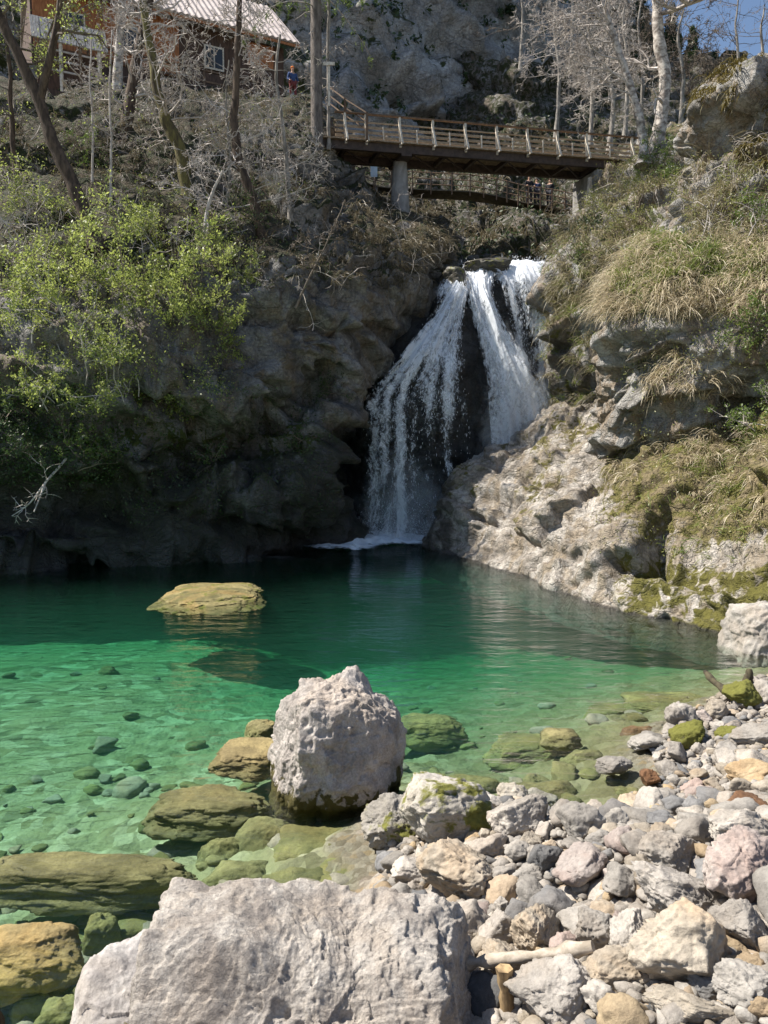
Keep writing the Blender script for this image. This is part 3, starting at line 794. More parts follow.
# the left arm over the domed rock
def d_left(u, v):
    top = sm(-v, -0.46, -0.30)
    n = vnoise(np.stack([u * 9, v * 1.0, 0 * u], 1), 301)
    g = lambda c, w: np.exp(-((u - c) / w) ** 2)
    strong = 1.0 * g(0.07, 0.06) + 0.75 * g(0.20, 0.05) + 0.85 * g(0.34, 0.05) + 0.45 * g(0.47, 0.04) + 0.5 * g(0.62, 0.05) + 0.5 * g(0.80, 0.08)
    fall = 0.33 + 0.42 * strong + 0.16 * n - 0.20 * sm(v, 0.5, 0.9) * sm(u, 0.35, 0.55)
    slope = (0.86 - 0.40 * sm(u, 0.35, 0.75)) + 0.20 * n
    return np.clip(slope * top + fall * (1 - top), 0, 1)
curtain('left_arm', [(456,291,30.3),(434,322,29.5),(402,362,28.4),(371,394,27.95),(366,420,27.75),(366,470,27.6),(366,541,27.5)],
        [(470,294,30.1),(464,326,29.2),(465,356,28.5),(468,392,27.75),(470,425,27.5),(470,470,27.4),(470,541,27.3)], 200, 200, M_thin, d_left, 4, 0.10, 0.14, 2200)
# the white chute
def d_chute(u, v):
    n = vnoise(np.stack([u * 6, v * 3, 0 * u], 1), 305)
    return np.clip(0.70 + 0.22 * n - 0.08 * sm(v, 0.6, 1.0), 0, 1)
curtain('chute', [(462,274,32.4),(463,282,31),(467,302,30.2),(478,345,29.4),(486,385,28.9),(488,415,28.6),(490,460,28.3)],
        [(500,272,32.4),(494,283,31.1),(490,302,30.4),(501,335,29.9),(524,367,29.5),(544,395,29.2),(552,440,28.9)], 130, 200, M_thick, d_chute, 3, 0.16, 0.22, 1600)
# the broken veil on the right
def d_veil(u, v):
    n = vnoise(np.stack([u * 7, v * 2, 0 * u], 1), 309)
    return np.clip(0.92 - 0.52 * sm(v, 0.20, 0.46) * np.exp(-((u - 0.28) / 0.30) ** 2) - 0.20 * sm(v, 0.35, 0.9) + 0.22 * n, 0, 1)
curtain('veil', [(486,272,32.4),(491,278,31.2),(501,292,30.6),(510,330,30.2),(514,380,30.0),(516,460,29.9)],
        [(545,269,32.6),(549,273,31.4),(551,288,30.9),(551,330,30.6),(550,385,30.5),(549,460,30.4)], 130, 170, M_veil, d_veil, 3, 0.12, 0.14, 2200)
# fine blown mist in front of the chute and round the foot
M_mist = fall_mat('blown_mist', 0.25, 0.85, 1.1, 0.5, 7, 0.24)
def d_mist(u, v):
    return np.clip(np.sin(np.clip(u, 0, 1) * math.pi) ** 0.8 * sm(v, 0.0, 0.7) * 0.85, 0, 1)
curtain('mist', [(470,300,28.7),(474,370,28.3),(470,440,27.9),(462,505,27.6)], [(520,300,28.9),(548,360,28.6),(560,420,28.3),(566,505,28.0)], 40, 50, M_mist, d_mist, 2, 0.25, 0.2)
curtain('mist', [(362,430,27.3),(352,490,27.1),(342,546,26.9)], [(440,430,27.2),(462,490,27.0),(478,546,26.8)], 40, 50, M_mist, d_mist, 2, 0.25, 0.2)
# a small side rivulet in the shade
curtain('rivulet', [(441,280,30.6),(437,292,30.3),(434,305,30.0)], [(462,276,30.9),(458,292,30.2),(452,306,29.9)], 50, 40, M_veil, lambda u, v: 0.50 + 0.25 * vnoise(np.stack([u * 5, v * 2, 0 * u], 1), 311), 2, 0.08, 0.08)
# thrown spray round the foot
for cx, w, n, hgt in ((395, 55, 2600, 1.3), (500, 60, 900, 1.6)):
    for k in range(n):
        p = pt(cx + rng.normal(0, w * 0.45), 541, 27.3 - abs(rng.normal(0, 0.35)))
        p = p + [0, 0, abs(rng.normal(0, hgt * 0.45))]
        s = rng.uniform(0.004, 0.010)
        drops.add([p + [0, 0, s * 1.6], p + [s, 0, 0], p + [0, s, 0], p - [s, 0, 0], p - [0, s, 0], p - [0, 0, s * 1.6]], [[0, 1, 2], [0, 2, 3], [0, 3, 4], [0, 4, 1], [5, 2, 1], [5, 3, 2], [5, 4, 3], [5, 1, 4]])
t = NT('flying_drops')
t.bsdf((0.85, 0.88, 0.92), 0.3)
tag(part('spray', drops, t.m, falls), kind='stuff')
# foam on the pool at the foot
def foam():
    t = NT('pool_foam')
    P = t.pos()
    r = t.n('ShaderNodeSeparateColor', {0: t.attr('thin_out')}).outputs[0]
    n = t.noise(t.scale(P, (0.9, 1.5, 1)), 2.2, 7, 0.7, 0.8)
    al = t.step(t.math('ADD', n, t.math('SUBTRACT', r, 0.5)), 0.36, 0.66)
    d = t.n('ShaderNodeBsdfDiffuse', {'Color': (0.80, 0.86, 0.90, 1)})
    tr = t.n('ShaderNodeBsdfTransparent')
    m = t.n('ShaderNodeMixShader', {0: al, 1: tr.outputs[0], 2: d.outputs[0]})
    t.t.links.new(m.outputs[0], t.out.inputs[0])
    a0, b0 = on_plane(280, 563), on_plane(480, 533)
    xs, ys = np.linspace(-4.6, 2.9, 90), np.linspace(23.2, 28.8, 80)
    X, Y = np.meshgrid(xs, ys)
    p = np.stack([X.ravel(), Y.ravel(), 0.006 + 0 * X.ravel()], 1)
    px, py = proj(p)
    yy = p[:, 1]
    D = 1.05 * np.exp(-((p[:, 0] - 0.1) / 1.8) ** 2) * sm(yy, 25.4, 26.8) + 0.80 * np.exp(-((p[:, 0] + 1.4) / 1.5) ** 2) * sm(yy, 23.7, 25.2)
    D = np.clip(D * np.minimum(1, 3 * (yy - 23.2)), 0, 1)
    p[:, 2] += 0.13 * D * (1 + 0.8 * fbm(p * 2.2, 4, 0.6, seed=4))
    nu, nv = 90, 80
    i = np.arange(nv - 1)[:, None] * nu
    j = np.arange(nu - 1)[None]
    mb = MB()
    mb.add(p, np.stack([i + j, i + j + 1, i + nu + j + 1, i + nu + j], -1).reshape(-1, 4))
    o = part('foam', mb, t.m, falls, True)
    a = o.data.color_attributes.new('thin_out', 'FLOAT_COLOR', 'POINT')
    a.data.foreach_set('color', np.stack([D, D, D, np.ones_like(D)], 1).astype(np.float32).ravel())
foam()
# ------------------------------------------------------------------ stones
_ico = {}
def ico(sub):
    if sub not in _ico:
        bm = bmesh.new()
        bmesh.ops.create_icosphere(bm, subdivisions=sub, radius=1.0)
        bm.verts.ensure_lookup_table()
        v = np.array([x.co[:] for x in bm.verts])
        f = np.array([[q.index for q in p.verts] for p in bm.faces])
        bm.free()
        _ico[sub] = (v, f)
    return _ico[sub]

def rock_shape(seed, sub=4, nplanes=11, k=16.0, rough=1.0, planes=None, lump=0.10, cap=1.35):
    """an angular boulder of unit size: a softened stack of plane cuts, then broken up at several scales"""
    r = np.random.default_rng(seed)
    v, f = ico(sub)
    if planes is None:
        n = r.normal(0, 1, (nplanes, 3))
        n /= np.linalg.norm(n, axis=1, keepdims=True)
        d = r.uniform(0.66, 1.0, nplanes)
    else:
        n = np.array([p[:3] for p in planes], float)
        d = np.array([p[3] for p in planes], float)
        n /= np.linalg.norm(n, axis=1, keepdims=True)
    q = np.maximum(v @ n.T, 0) / d
    rr = ((q ** k).sum(1) + 1e-6) ** (-1 / k)
    rr = np.minimum(rr, cap)
    p = v * rr[:, None]
    a, e = facet(p + 5.1 * seed, 0.55, seed, 0.6, 0.35)
    b, e2 = facet(p + 3.7 * seed, 0.22, seed + 3, 0.7, 0.4)
    dd = rough * (0.22 * a + 0.22 * b + 0.03 * ridged(p * 4 + seed, 3, 0.55, seed)) + lump * fbm(p * 1.3 + seed * 2.2, 4, 0.5, seed + 7)
    p = p * (1 + dd)[:, None]
    lo, hi = p.min(0), p.max(0)
    return (p - (lo + hi) / 2) / ((hi - lo) / 2), f

_rocks = {}
def rock_mesh(seed, mat, sub=4, **kw):
    key = (seed, mat.name, sub, tuple(sorted(kw.items())))
    if key not in _rocks:
        p, f = rock_shape(seed, sub, **kw)
        mb = MB()
        mb.add(p, f)
        _rocks[key] = mb.mesh('stone', mat, True)
    return _rocks[key]

LAND = []       # (label phrase, x, y, half width) of stones worth naming others after
TAKEN = []      # (x, y, radius) already occupied
def stone(name, label, px, py, w, h, mat, seed, sub=5, rot=None, sink=0.22, land=None, group=None, cat=None, depth=None, flat=1.0, base_z=None, **kw):
    g = hit_ground(px, py + h * 0.30) if depth is None else pt(px, py + h * 0.3, depth)
    dist = math.hypot(g[1] * cP, 0) + 0.0
    f = (g[1]) * cP - (g[2] - H) * sP
    sx = w * f / F / 2 * 1.30
    ang = math.atan2(H - g[2], g[1])
    sz = max(h * f / F / 2 * 1.22, 0.02) * flat
    kw.setdefault('k', 24.0)
    kw.setdefault('nplanes', 9)
    kw.setdefault('rough', 1.25)
    sy = min(max((sx + sz) / 2, 0.02), h * f / F / 2 / max(math.sin(ang), 0.35))
    r = np.random.default_rng(seed)
    me = rock_mesh(seed, mat, sub, **kw)
    z = g[2] + sz * (1 - 2 * sink) if base_z is None else base_z
    o = link(name, me, loc=(g[0], g[1] + sy * 0.35, z), rot=rot if rot is not None else (r.uniform(-.2, .2), r.uniform(-.25, .25), r.uniform(-.4, .4)), scl=(sx, sy, sz))
    tag(o, label, cat or 'stone', group)
    TAKEN.append((g[0], g[1] + sy * 0.35, max(sx, sy)))
    if land:
        LAND.append((land, g[0], g[1] + sy * 0.35, max(sx, sy)))
    return o

def body(name, label, cat, planes, mat, seed, loc, size, sub=7, rot=(0, 0, 0), k=14, rough=0.6, lump=0.05, extra=None, land=None, cap=1.35):
    """a large boulder with its own cut planes"""
    p, f = rock_shape(seed, sub, planes=planes, k=k, rough=rough, lump=lump, cap=cap)
    p = p * np.array(size)
    if extra is not None:
        p = extra(p)
    mb = MB()
    mb.add(p, f)
    o = link(name, mb.mesh(name, mat, True), loc=loc, rot=rot)
    tag(o, label, cat)
    TAKEN.append((loc[0], loc[1], max(size[0], size[1])))
    if land:
        LAND.append((land, loc[0], loc[1], max(size[0], size[1])))
    return o

def unit3(p):
    return p / np.linalg.norm(p, axis=1, keepdims=True)
# the big block at the front
def big_extra(p):
    p = p.copy()
    p[:, 2] += 0.07 * sm(-p[:, 0], 0.15, 0.62) * sm(p[:, 2], 0.0, 0.5) - 0.02 * sm(p[:, 0], 0.45, 0.75) * sm(p[:, 2], 0.0, 0.5)
    p[:, 0] -= 0.10 * sm(-p[:, 0], 0.3, 0.7) * sm(p[:, 2], 0.0, 0.5)
    q = p * 1.0
    n = p / np.linalg.norm(p, axis=1, keepdims=True)
    d = 0.010 * ridged(q * np.array([3.0, 3.0, 3.6]) + 3, 5, 0.58, 61) + 0.05 * fbm(q * 1.6, 4, 0.5, 62)
    pit, e = facet(q + 0.08 * fbm(q * 5, 3, seed=64)[:, None], 0.17, 63, 0.5, 0.5)
    d += 0.14 * pit
    d += 0.007 * ridged(q * np.array([9, 9, 13]) + 2 * fbm(q * 2, 2, seed=67)[:, None], 4, 0.6, 66) - 0.012 * sm(vnoise(q * 24, 68), 0.35, 0.75)
    v = vnoise(q * 9.0, 65)
    d -= 0.028 * sm(v, 0.25, 0.7)
    # groove in the upper edge where the two humps meet and a shallow scar on the face
    d -= 0.05 * np.exp(-((p[:, 0] - 0.10) / 0.14) ** 2) * sm(p[:, 2], 0.3, 0.6)
    return p + n * d[:, None]
body('boulder', 'huge pale grey limestone block filling the bottom edge of the shore', 'boulder',
     [(-1, 0.0, 0.04, 0.93), (1, -0.12, 0.16, 0.96), (0, -0.55, 0.9, 0.78), (0, -1, 0.2, 0.97), (0, 1, 0.12, 0.95), (0.0, -0.02, 1, 0.80), (0, 0, -1, 0.9), (-0.85, 0.0, 0.75, 1.30), (-0.75, -0.6, 0.2, 1.28), (0.9, 0.0, 0.6, 1.17), (0.65, -0.6, 0.4, 1.14)],
     BIG, 5, (-0.24, 3.40, 0.385), (0.81, 0.50, 0.75), sub=8, k=30, rough=0.22, lump=0.03, extra=big_extra, land='the huge pale block', cap=1.7)
# whitish rock at its left side
body('boulder', 'whitish rock with yellow algae foot leaning on the huge pale block', 'boulder',
     [(-1, -0.1, 0.35, 0.85), (0.2, -0.2, 1, 0.88), (0, -1, 0.5, 0.9), (0, 1, 0.1, 0.95), (1, 0, 0, 0.95), (-0.7, -0.7, 0.5, 0.92), (0, 0, -1, 0.9), (-0.5, 0.6, 0.6, 1.0)],
     WHITE, 9, (-1.36, 3.72, 0.20), (0.46, 0.50, 0.55), sub=7, k=16, rough=0.45, lump=0.06, land='the whitish rock')
# the boulder standing in the shallows
def lone_extra(p):
    n = unit3(p)
    d = 0.007 * ridged(p * np.array([6, 6, 5]), 3, 0.5, 71) - 0.02 * sm(vnoise(p * 13, 72), 0.3, 0.7) + 0.0022 * ridged(p * 19, 3, 0.5, 73)
    for c, rr, dep in (((-0.30, -0.42, -0.12), 0.17, 0.13), ((0.42, -0.38, -0.05), 0.13, 0.06)):   # the hollow in its face
        d -= dep * np.exp(-((p - np.array(c)) ** 2).sum(1) / rr ** 2)
    return p + n * d[:, None]
body('boulder', 'rugged grey limestone boulder standing alone in the green shallows', 'boulder',
     [(-1, -0.25, 0.05, 0.80), (-0.75, -0.1, 0.9, 1.02), (0.55, -0.15, 0.95, 0.84), (1, -0.3, -0.1, 0.86), (0.9, -0.2, 0.4, 0.92), (0, -1, 0.32, 0.82), (0.1, 1, 0.3, 0.9), (0, 0, -1, 0.8), (0.35, -0.5, -0.8, 0.95), (-0.1, -0.1, 1, 0.86), (0, -0.75, -0.75, 0.76), (0.7, -0.75, 0.1, 0.90), (-0.7, -0.5, -0.5, 0.98), (-0.3, -0.8, 0.8, 0.98)],
     HERO, 17, (-0.42, 7.36, 0.42), (0.70, 0.54, 0.75), sub=7, k=26, rough=0.9, lump=0.10, rot=(0.0, 0.05, 0.12), land='the lone boulder', extra=lone_extra)
# boulder on the far right of the shore
body('boulder', 'grey rounded boulder at the foot of the rock wall on the far shore', 'boulder',
     [(-1, -0.2, 0.3, 0.85), (0, -1, 0.3, 0.85), (0, 0.2, 1, 0.85), (1, 0, 0, 0.9), (0, 0, -1, 0.8), (-0.5, -0.5, 0.8, 0.9), (0.5, -0.6, 0.5, 0.9)],
     GREY, 23, tuple(on_plane(768, 652) + np.array([0, 0.3, 0.26])), (0.62, 0.6, 0.54), sub=6, k=7, rough=1.3, land='the rounded grey boulder')

# rocks parting the stream at the lip
for lab, px, py, w, h, Yd, sd in (('dark mossy rock parting the stream at the lip of the waterfall', 488, 268, 46, 20, 31.3, 71), ('small wet black rock at the top of the left arm of the waterfall', 452, 278, 26, 22, 30.6, 72)):
    c = pt(px, py, Yd)
    s_ = Yd * 1.02 / F
    o = link('rock', rock_mesh(sd, LIPROCK, 5, nplanes=10, k=12.0), loc=tuple(c), rot=(0.1, 0.15, 0.3 * sd), scl=(w * s_ / 2, w * s_ / 2.2, h * s_ / 2))
    tag(o, lab, 'rock')
# stones in the water -------------------------------------------------------
FLATTOP = [(0, 0, 1, 0.9), (-0.25, -0.1, 1, 0.93), (0.3, -0.2, 1, 0.98), (0, -1, 0.25, 0.9), (0, 1, 0.3, 0.9), (-1, -0.1, 0.2, 0.93), (1, 0.1, 0.25, 0.93), (-0.7, 0.6, 0.1, 0.95), (0.7, 0.7, 0.2, 0.97), (0.7, -0.7, 0.1, 0.95), (0, 0, -1, 0.9)]
DOME = [(0, 0.1, 1, 0.8), (0.1, -1, 1.0, 0.82), (0.9, -0.2, 0.9, 0.86), (-0.9, -0.1, 0.8, 0.84), (0, 1, 0.6, 0.9), (-0.6, -0.8, 0.5, 0.92), (0.7, -0.8, 0.4, 0.94), (1, 0.3, 0, 0.95), (-1, 0.2, 0, 0.95), (0, 0, -1, 0.9)]
def wet_rock(label, px, py, w, h, top, mat, seed, flat=0.6, sub=6, planes=None, k=12, land=None, name='rock', cat='rock', ry=0.0, deep=0.55, rough=0.8):
    """a stone in the pool: its top reaches TOP above (or below) the water surface"""
    g = on_plane(px, py, top)
    f = g[1] * cP - (g[2] - H) * sP
    sx = w * f / F / 2
    ang = math.atan2(H - top, g[1])
    sy = h * f / F / 2 / math.sin(ang) * flat
    sz = deep
    p, fc = rock_shape(seed, sub, k=k, rough=rough, planes=planes or (DOME if seed % 2 else FLATTOP), lump=0.13)
    p = p * np.array([sx, sy, sz])
    mb = MB()
    mb.add(p, fc)
    o = link(name, mb.mesh(name, mat, True), loc=(g[0], g[1], top - sz), rot=(0, ry, 0))
    tag(o, label, cat)
    TAKEN.append((g[0], g[1], max(sx, sy)))
    if land:
        LAND.append((land, g[0], g[1], max(sx, sy)))
    return o
wet_rock('mossy yellow-green rock breaking the surface in the shaded middle of the pool', 214, 588, 112, 28, 0.15, MIDROCK, 31, 1.0, planes=DOME, deep=0.18, k=5.0, rough=0.7, land='the mid-pool rock')
wet_rock('flat yellow-brown rock just above water against the lone boulder', 250, 744, 80, 34, 0.07, YELLOW, 37, 0.9, planes=FLATTOP, deep=0.13, land='the flat yellow rock')
wet_rock('small olive rock behind the flat yellow rock', 262, 722, 44, 18, 0.04, ALGAE, 38, 0.9, deep=0.2)
wet_rock('small white-topped stone perched between flat yellow rock and lone boulder', 275, 745, 15, 12, 0.19, PALE, 39, 0.8, sub=4, deep=0.08)
wet_rock('angular olive block with dark undercut front, level with the water', 211, 792, 140, 34, 0.0, ALGAE, 41, 0.95, planes=FLATTOP, deep=0.17, ry=-0.03, land='the angular olive block')
wet_rock('long flat olive slab lying under the surface by the near bank', 88, 860, 262, 36, -0.02, ALGAE, 43, 0.95, planes=FLATTOP, deep=0.17, land='the long olive slab')
wet_rock('rounded ochre rock half sunk beside the whitish rock', 28, 932, 124, 44, 0.04, YELLOW, 47, 0.95, deep=0.19, land='the rounded ochre rock')
wet_rock('pale green sunken stone between the ochre rock and the long slab', 104, 915, 42, 24, -0.18, SUNK, 48, 0.9, sub=5, deep=0.2)
wet_rock('sunken green rock beyond the lone boulder', 428, 716, 80, 22, -0.32, SUNK, 51, 0.9, deep=0.2)
wet_rock('brown flat stone breaking the surface beyond the shingle', 560, 730, 44, 15, 0.03, ALGAE, 53, 0.9, sub=5, deep=0.10, land='the brown flat stone')
wet_rock('wide sunken slab to the side of the brown flat stone', 528, 738, 92, 24, -0.20, SUNK, 54, 0.9, deep=0.16)
wet_rock('large dim rock under the water off the shingle spit', 668, 694, 104, 26, -0.10, SUNK, 57, 0.9, deep=0.15, land='the sunken dim rock')
wet_rock('greenish stone under water between dim rock and shingle', 612, 706, 58, 18, -0.22, SUNK, 58, 0.9, sub=5, deep=0.12)
wet_rock('reddish low stone at the water line by the white cobble', 640, 726, 46, 12, -0.01, RUSTY, 59, 0.9, sub=5, deep=0.2)
for i, (px, py, w, h, top) in enumerate([(318,836,118,52,-0.10),(262,822,70,36,-0.12),(352,862,90,40,-0.06),(240,862,80,34,-0.18),(300,872,96,36,-0.10),(372,790,60,24,-0.08),(60,1000,60,34,-0.22),(96,975,58,36,-0.2),(40,985,70,30,-0.25),(126,988,40,24,-0.1),(470,778,80,24,-0.10),(540,782,90,22,-0.08),(430,776,56,20,-0.14),(590,750,60,16,-0.10),(505,800,56,14,-0.03),(225,838,60,22,-0.2),(345,812,60,24,-0.12)]):
    where = ['broad olive stone on the shallow bed before the lone boulder', 'olive stone beside the angular olive block', 'brown-green stone on the bed by the shingle edge', 'dim green stone under water off the long slab', 'mottled stone on the bed behind the huge pale block', 'green stone at the shaded foot of the lone boulder', 'green stone in the dark pocket by the whitish rock', 'yellow-green round stone in the pocket by the whitish rock', 'dim flat stone under the rounded ochre rock', 'small ochre stone tucked under the whitish rock', 'tan stone under water off the pitted boulder', 'wide tan stone under cloudy water off the shingle', 'olive stone between lone boulder and pitted boulder', 'narrow tan stone under cloudy water below the brown flat stone', 'tan stone awash at the shingle edge', 'small green stone between the two olive slabs', 'olive stone close in front of the lone boulder'][i]
    wet_rock(where, px, py, w, h, top, [SUNK, ALGAE][i % 2], 400 + i, 0.85, sub=5, deep=0.22)

# named stones of the shingle --------------------------------------------------
S = stone
S('boulder', 'large pitted pale boulder with a moss streak at the shingle edge', 452, 818, 78, 68, MOSSPATCH, 101, sub=6, land='the pitted boulder', cat='boulder', nplanes=14)
S('stone', 'pale pointed rock with mossy side at the water edge beside the pitted boulder', 391, 827, 46, 44, MOSSPATCH, 102, sub=6, land='the pointed rock')
S('stone', 'square-edged pale rock right beside the pitted boulder', 519, 823, 48, 35, PALE, 103, sub=6, land='the square-edged rock')
S('stone', 'moss-topped grey stone behind the square-edged rock', 513, 799, 26, 20, MOSSPATCH, 104)
S('stone', 'low pale stone at the water edge behind the square-edged rock', 542, 802, 28, 15, PALE, 105)
S('boulder', 'beige angular block with a sharp face behind the huge pale block', 459, 881, 66, 56, BEIGE, 106, sub=6, land='the beige angular block', cat='boulder')
S('stone', 'grey-white stone wedged under the pitted boulder', 486, 851, 36, 25, PALE, 107)
S('stone', 'smooth grey stone between square-edged rock and round cobble', 520, 856, 26, 22, GREY, 108)
S('stone', 'tan stone just behind the smooth grey stone', 530, 846, 22, 16, BEIGE, 109)
S('stone', 'round dark grey cobble on the shingle below the square-edged rock', 546, 860, 26, 28, DARK, 110, land='the dark grey cobble', k=9)
S('stone', 'small smooth grey stone in front of the dark grey cobble', 529, 880, 25, 18, GREY, 111, k=9)
S('stone', 'light grey stone between pointed rock and beige block', 411, 877, 36, 22, PALE, 112)
S('stone', 'egg-shaped white pebble behind the huge pale block', 501, 909, 16, 18, PALE, 113, k=7)
S('stone', 'grey lump of rock at the water edge with a cobble before it', 583, 826, 37, 31, GREY, 114, land='the grey lump')
S('stone', 'low grey cobble in front of the grey lump', 600, 843, 24, 16, GREY, 115, k=8)
S('boulder', 'round pinkish-grey boulder, smooth topped, in the middle of the shingle', 581, 876, 44, 40, PINK, 116, sub=6, land='the round pinkish boulder', k=8, cat='boulder', rough=0.6)
S('stone', 'angular grey stone by the stick at the water edge', 615, 825, 23, 20, GREY, 117)
S('stone', 'dark angular grey stone on damp shingle', 665, 826, 27, 19, DARK, 118)
S('boulder', 'light grey boulder beyond the red-stained boulder', 746, 839, 54, 36, PALE, 119, sub=6, land='the light grey boulder', cat='boulder')
S('boulder', 'big red-stained boulder at the edge of the shingle', 750, 884, 64, 60, PINK, 120, sub=6, land='the red-stained boulder', cat='boulder', nplanes=13)
S('stone', 'rust-brown flat slab of rock on the shingle', 746, 811, 44, 20, RUSTY, 121, land='the rust-brown slab')
S('stone', 'orange stone, the largest orange one on the shingle', 757, 776, 38, 22, OCHRE, 122, land='the orange stone')
S('stone', 'tan upright stone standing among larger grey rocks', 652, 882, 24, 33, BEIGE, 123)
S('stone', 'flat grey-brown rock next to the round pinkish boulder', 625, 886, 42, 30, GREY, 124)
S('boulder', 'grey boulder with a ridge, half buried behind the tan upright stone', 672, 864, 50, 40, GREY, 125, sub=6, land='the ridged grey boulder', cat='boulder')
S('boulder', 'broad rough grey rock with pitted top', 682, 908, 80, 46, PITTED, 126, sub=6, land='the broad rough rock', cat='boulder')
S('stone', 'oval grey stone lying alone in cloudy shallow water', 615, 781, 30, 15, GREY, 127, sink=0.25, land='the oval stone', base_z=0.04)
S('stone', 'wet red-brown stone in the shallows beside a stick', 651, 786, 16, 16, RUSTY, 128, base_z=0.05)
S('stone', 'small pale stone on wet gravel by the shallows', 700, 776, 16, 10, BEIGE, 129)
S('stone', 'round white cobble at the tip of the shingle', 682, 719, 25, 22, PALE, 130, land='the white cobble', k=8)
S('stone', 'ball of green moss on a round stone', 690, 738, 29, 24, MOSSY, 131, land='the mossy ball', k=8)
S('stone', 'flat light grey stone in the water beside the mossy ball', 653, 739, 36, 16, GREY, 132, base_z=0.05, land='the flat grey stone')
S('stone', 'small pinkish stone between white cobble and tan stone', 703, 721, 17, 16, PINK, 133, k=8)
S('stone', 'tan rounded stone beside the mossy dark stone', 718, 713, 22, 19, BEIGE, 134, k=8)
S('stone', 'mossy dark stone with a peaked top by the driftwood', 746, 699, 34, 24, MOSSY, 135, land='the mossy dark stone')
S('stone', 'grey slab with a shaded front on the far shingle', 754, 738, 38, 20, GREY, 136, land='the grey slab')
S('stone', 'small mossy stone touching the grey slab', 731, 737, 22, 14, MOSSY, 137, k=8)
S('stone', 'pale stone at the far right of the shingle tip', 765, 697, 24, 24, PALE, 138)
S('stone', 'tan three-cornered rock with a shaded side in the front shingle', 538, 941, 42, 44, BEIGE, 139, sub=6, land='the three-cornered rock')
S('stone', 'rounded grey stone with a broken dark side', 600, 940, 43, 42, GREY, 140, sub=6, land='the broken round stone', k=9)
S('stone', 'creased stone between three-cornered rock and broken round stone', 570, 957, 32, 26, PINK, 141)
S('stone', 'rough pale rock next to the huge pale block', 500, 934, 36, 34, PITTED, 142)
S('boulder', 'cream-white smooth rock behind the wooden stake', 506, 966, 48, 34, BEIGE, 143, sub=6, land='the cream-white rock')
S('boulder', 'lumpy pinkish rock covered in pits in front of the grey log', 556, 1006, 78, 48, PITTED, 144, sub=6, land='the lumpy pitted rock', cat='boulder', nplanes=14)
S('boulder', 'long angular slab sloping towards the big faceted boulder', 627, 978, 64, 36, BEIGE, 145, sub=6, land='the sloping slab', cat='boulder')
S('stone', 'pale rock below the sloping slab', 608, 1007, 38, 30, PALE, 146, land='the pale rock under the slab')
S('stone', 'dull grey stone above the grey log', 541, 975, 34, 22, GREY, 147)
S('stone', 'little orange stone resting between larger grey ones', 545, 959, 18, 14, OCHRE, 148)
S('boulder', 'big faceted tan boulder with one side in deep shade', 685, 962, 82, 80, BEIGE, 149, sub=6, land='the big faceted boulder', cat='boulder', nplanes=10)
S('stone', 'upright pale rock against the big faceted boulder', 635, 944, 36, 46, PALE, 150, sub=6, land='the upright pale rock')
S('boulder', 'rough round beige boulder behind the yellow egg stone', 745, 934, 48, 42, PITTED, 151, sub=6, land='the rough beige boulder', cat='boulder')
S('stone', 'smooth yellow egg-shaped stone', 735, 950, 25, 19, OCHRE, 152, land='the yellow egg stone', k=7, rough=0.3)
S('stone', 'orange-tan wedge of stone above the bluish grey block', 752, 971, 36, 20, OCHRE, 153)
S('stone', 'bluish grey block with flat top near the corner', 746, 999, 46, 42, GREY, 154, sub=6, land='the bluish grey block')
S('stone', 'wide flat stone along the bottom edge before the big faceted boulder', 702, 1016, 84, 26, BEIGE, 155, sub=6)
S('stone', 'dark stone in the shade of the big faceted boulder', 709, 991, 32, 24, DARK, 156)
S('stone', 'yellowish stone cut by the corner of the view', 765, 1012, 26, 24, OCHRE, 157)

# the many smaller stones ---------------------------------------------------------
KINDS = [(PALE, 'pale grey', 0.30), (GREY, 'grey', 0.25), (BEIGE, 'beige', 0.20), (PINK, 'pinkish', 0.06), (DARK, 'dark grey', 0.12), (OCHRE, 'ochre', 0.035)]
PROTO = {}
for mi, (m, nm, wt) in enumerate(KINDS):
    PROTO[nm] = [rock_mesh(600 + mi * 10 + q, m, 4, nplanes=[8, 9, 10, 8][q], k=[10, 20, 26, 22][q], rough=1.2) for q in range(4)]
def rel(x, y, r):
    """the nearest named stone and on which side of it this one lies"""
    b = min(LAND, key=lambda l: math.hypot(l[1] - x, l[2] - y) - l[3] * 0.7)
    dx, dy = x - b[1], y - b[2]
    near = math.hypot(dx, dy) - b[3] - r < 0.12
    if abs(dx) > abs(dy):
        s = 'left of' if dx < 0 else 'right of'
    else:
        s = 'behind' if dy > 0 else 'in front of'
    return ('just ' if near else 'further ') + s + ' ' + b[0]
r2 = np.random.default_rng(42)
cum = np.cumsum([k[2] for k in KINDS])
n_small = 0
used_labels = {}
cand = []
tries = 0
SIZES = np.sort(r2.gamma(2.4, 0.048, 250) + 0.06)[::-1]
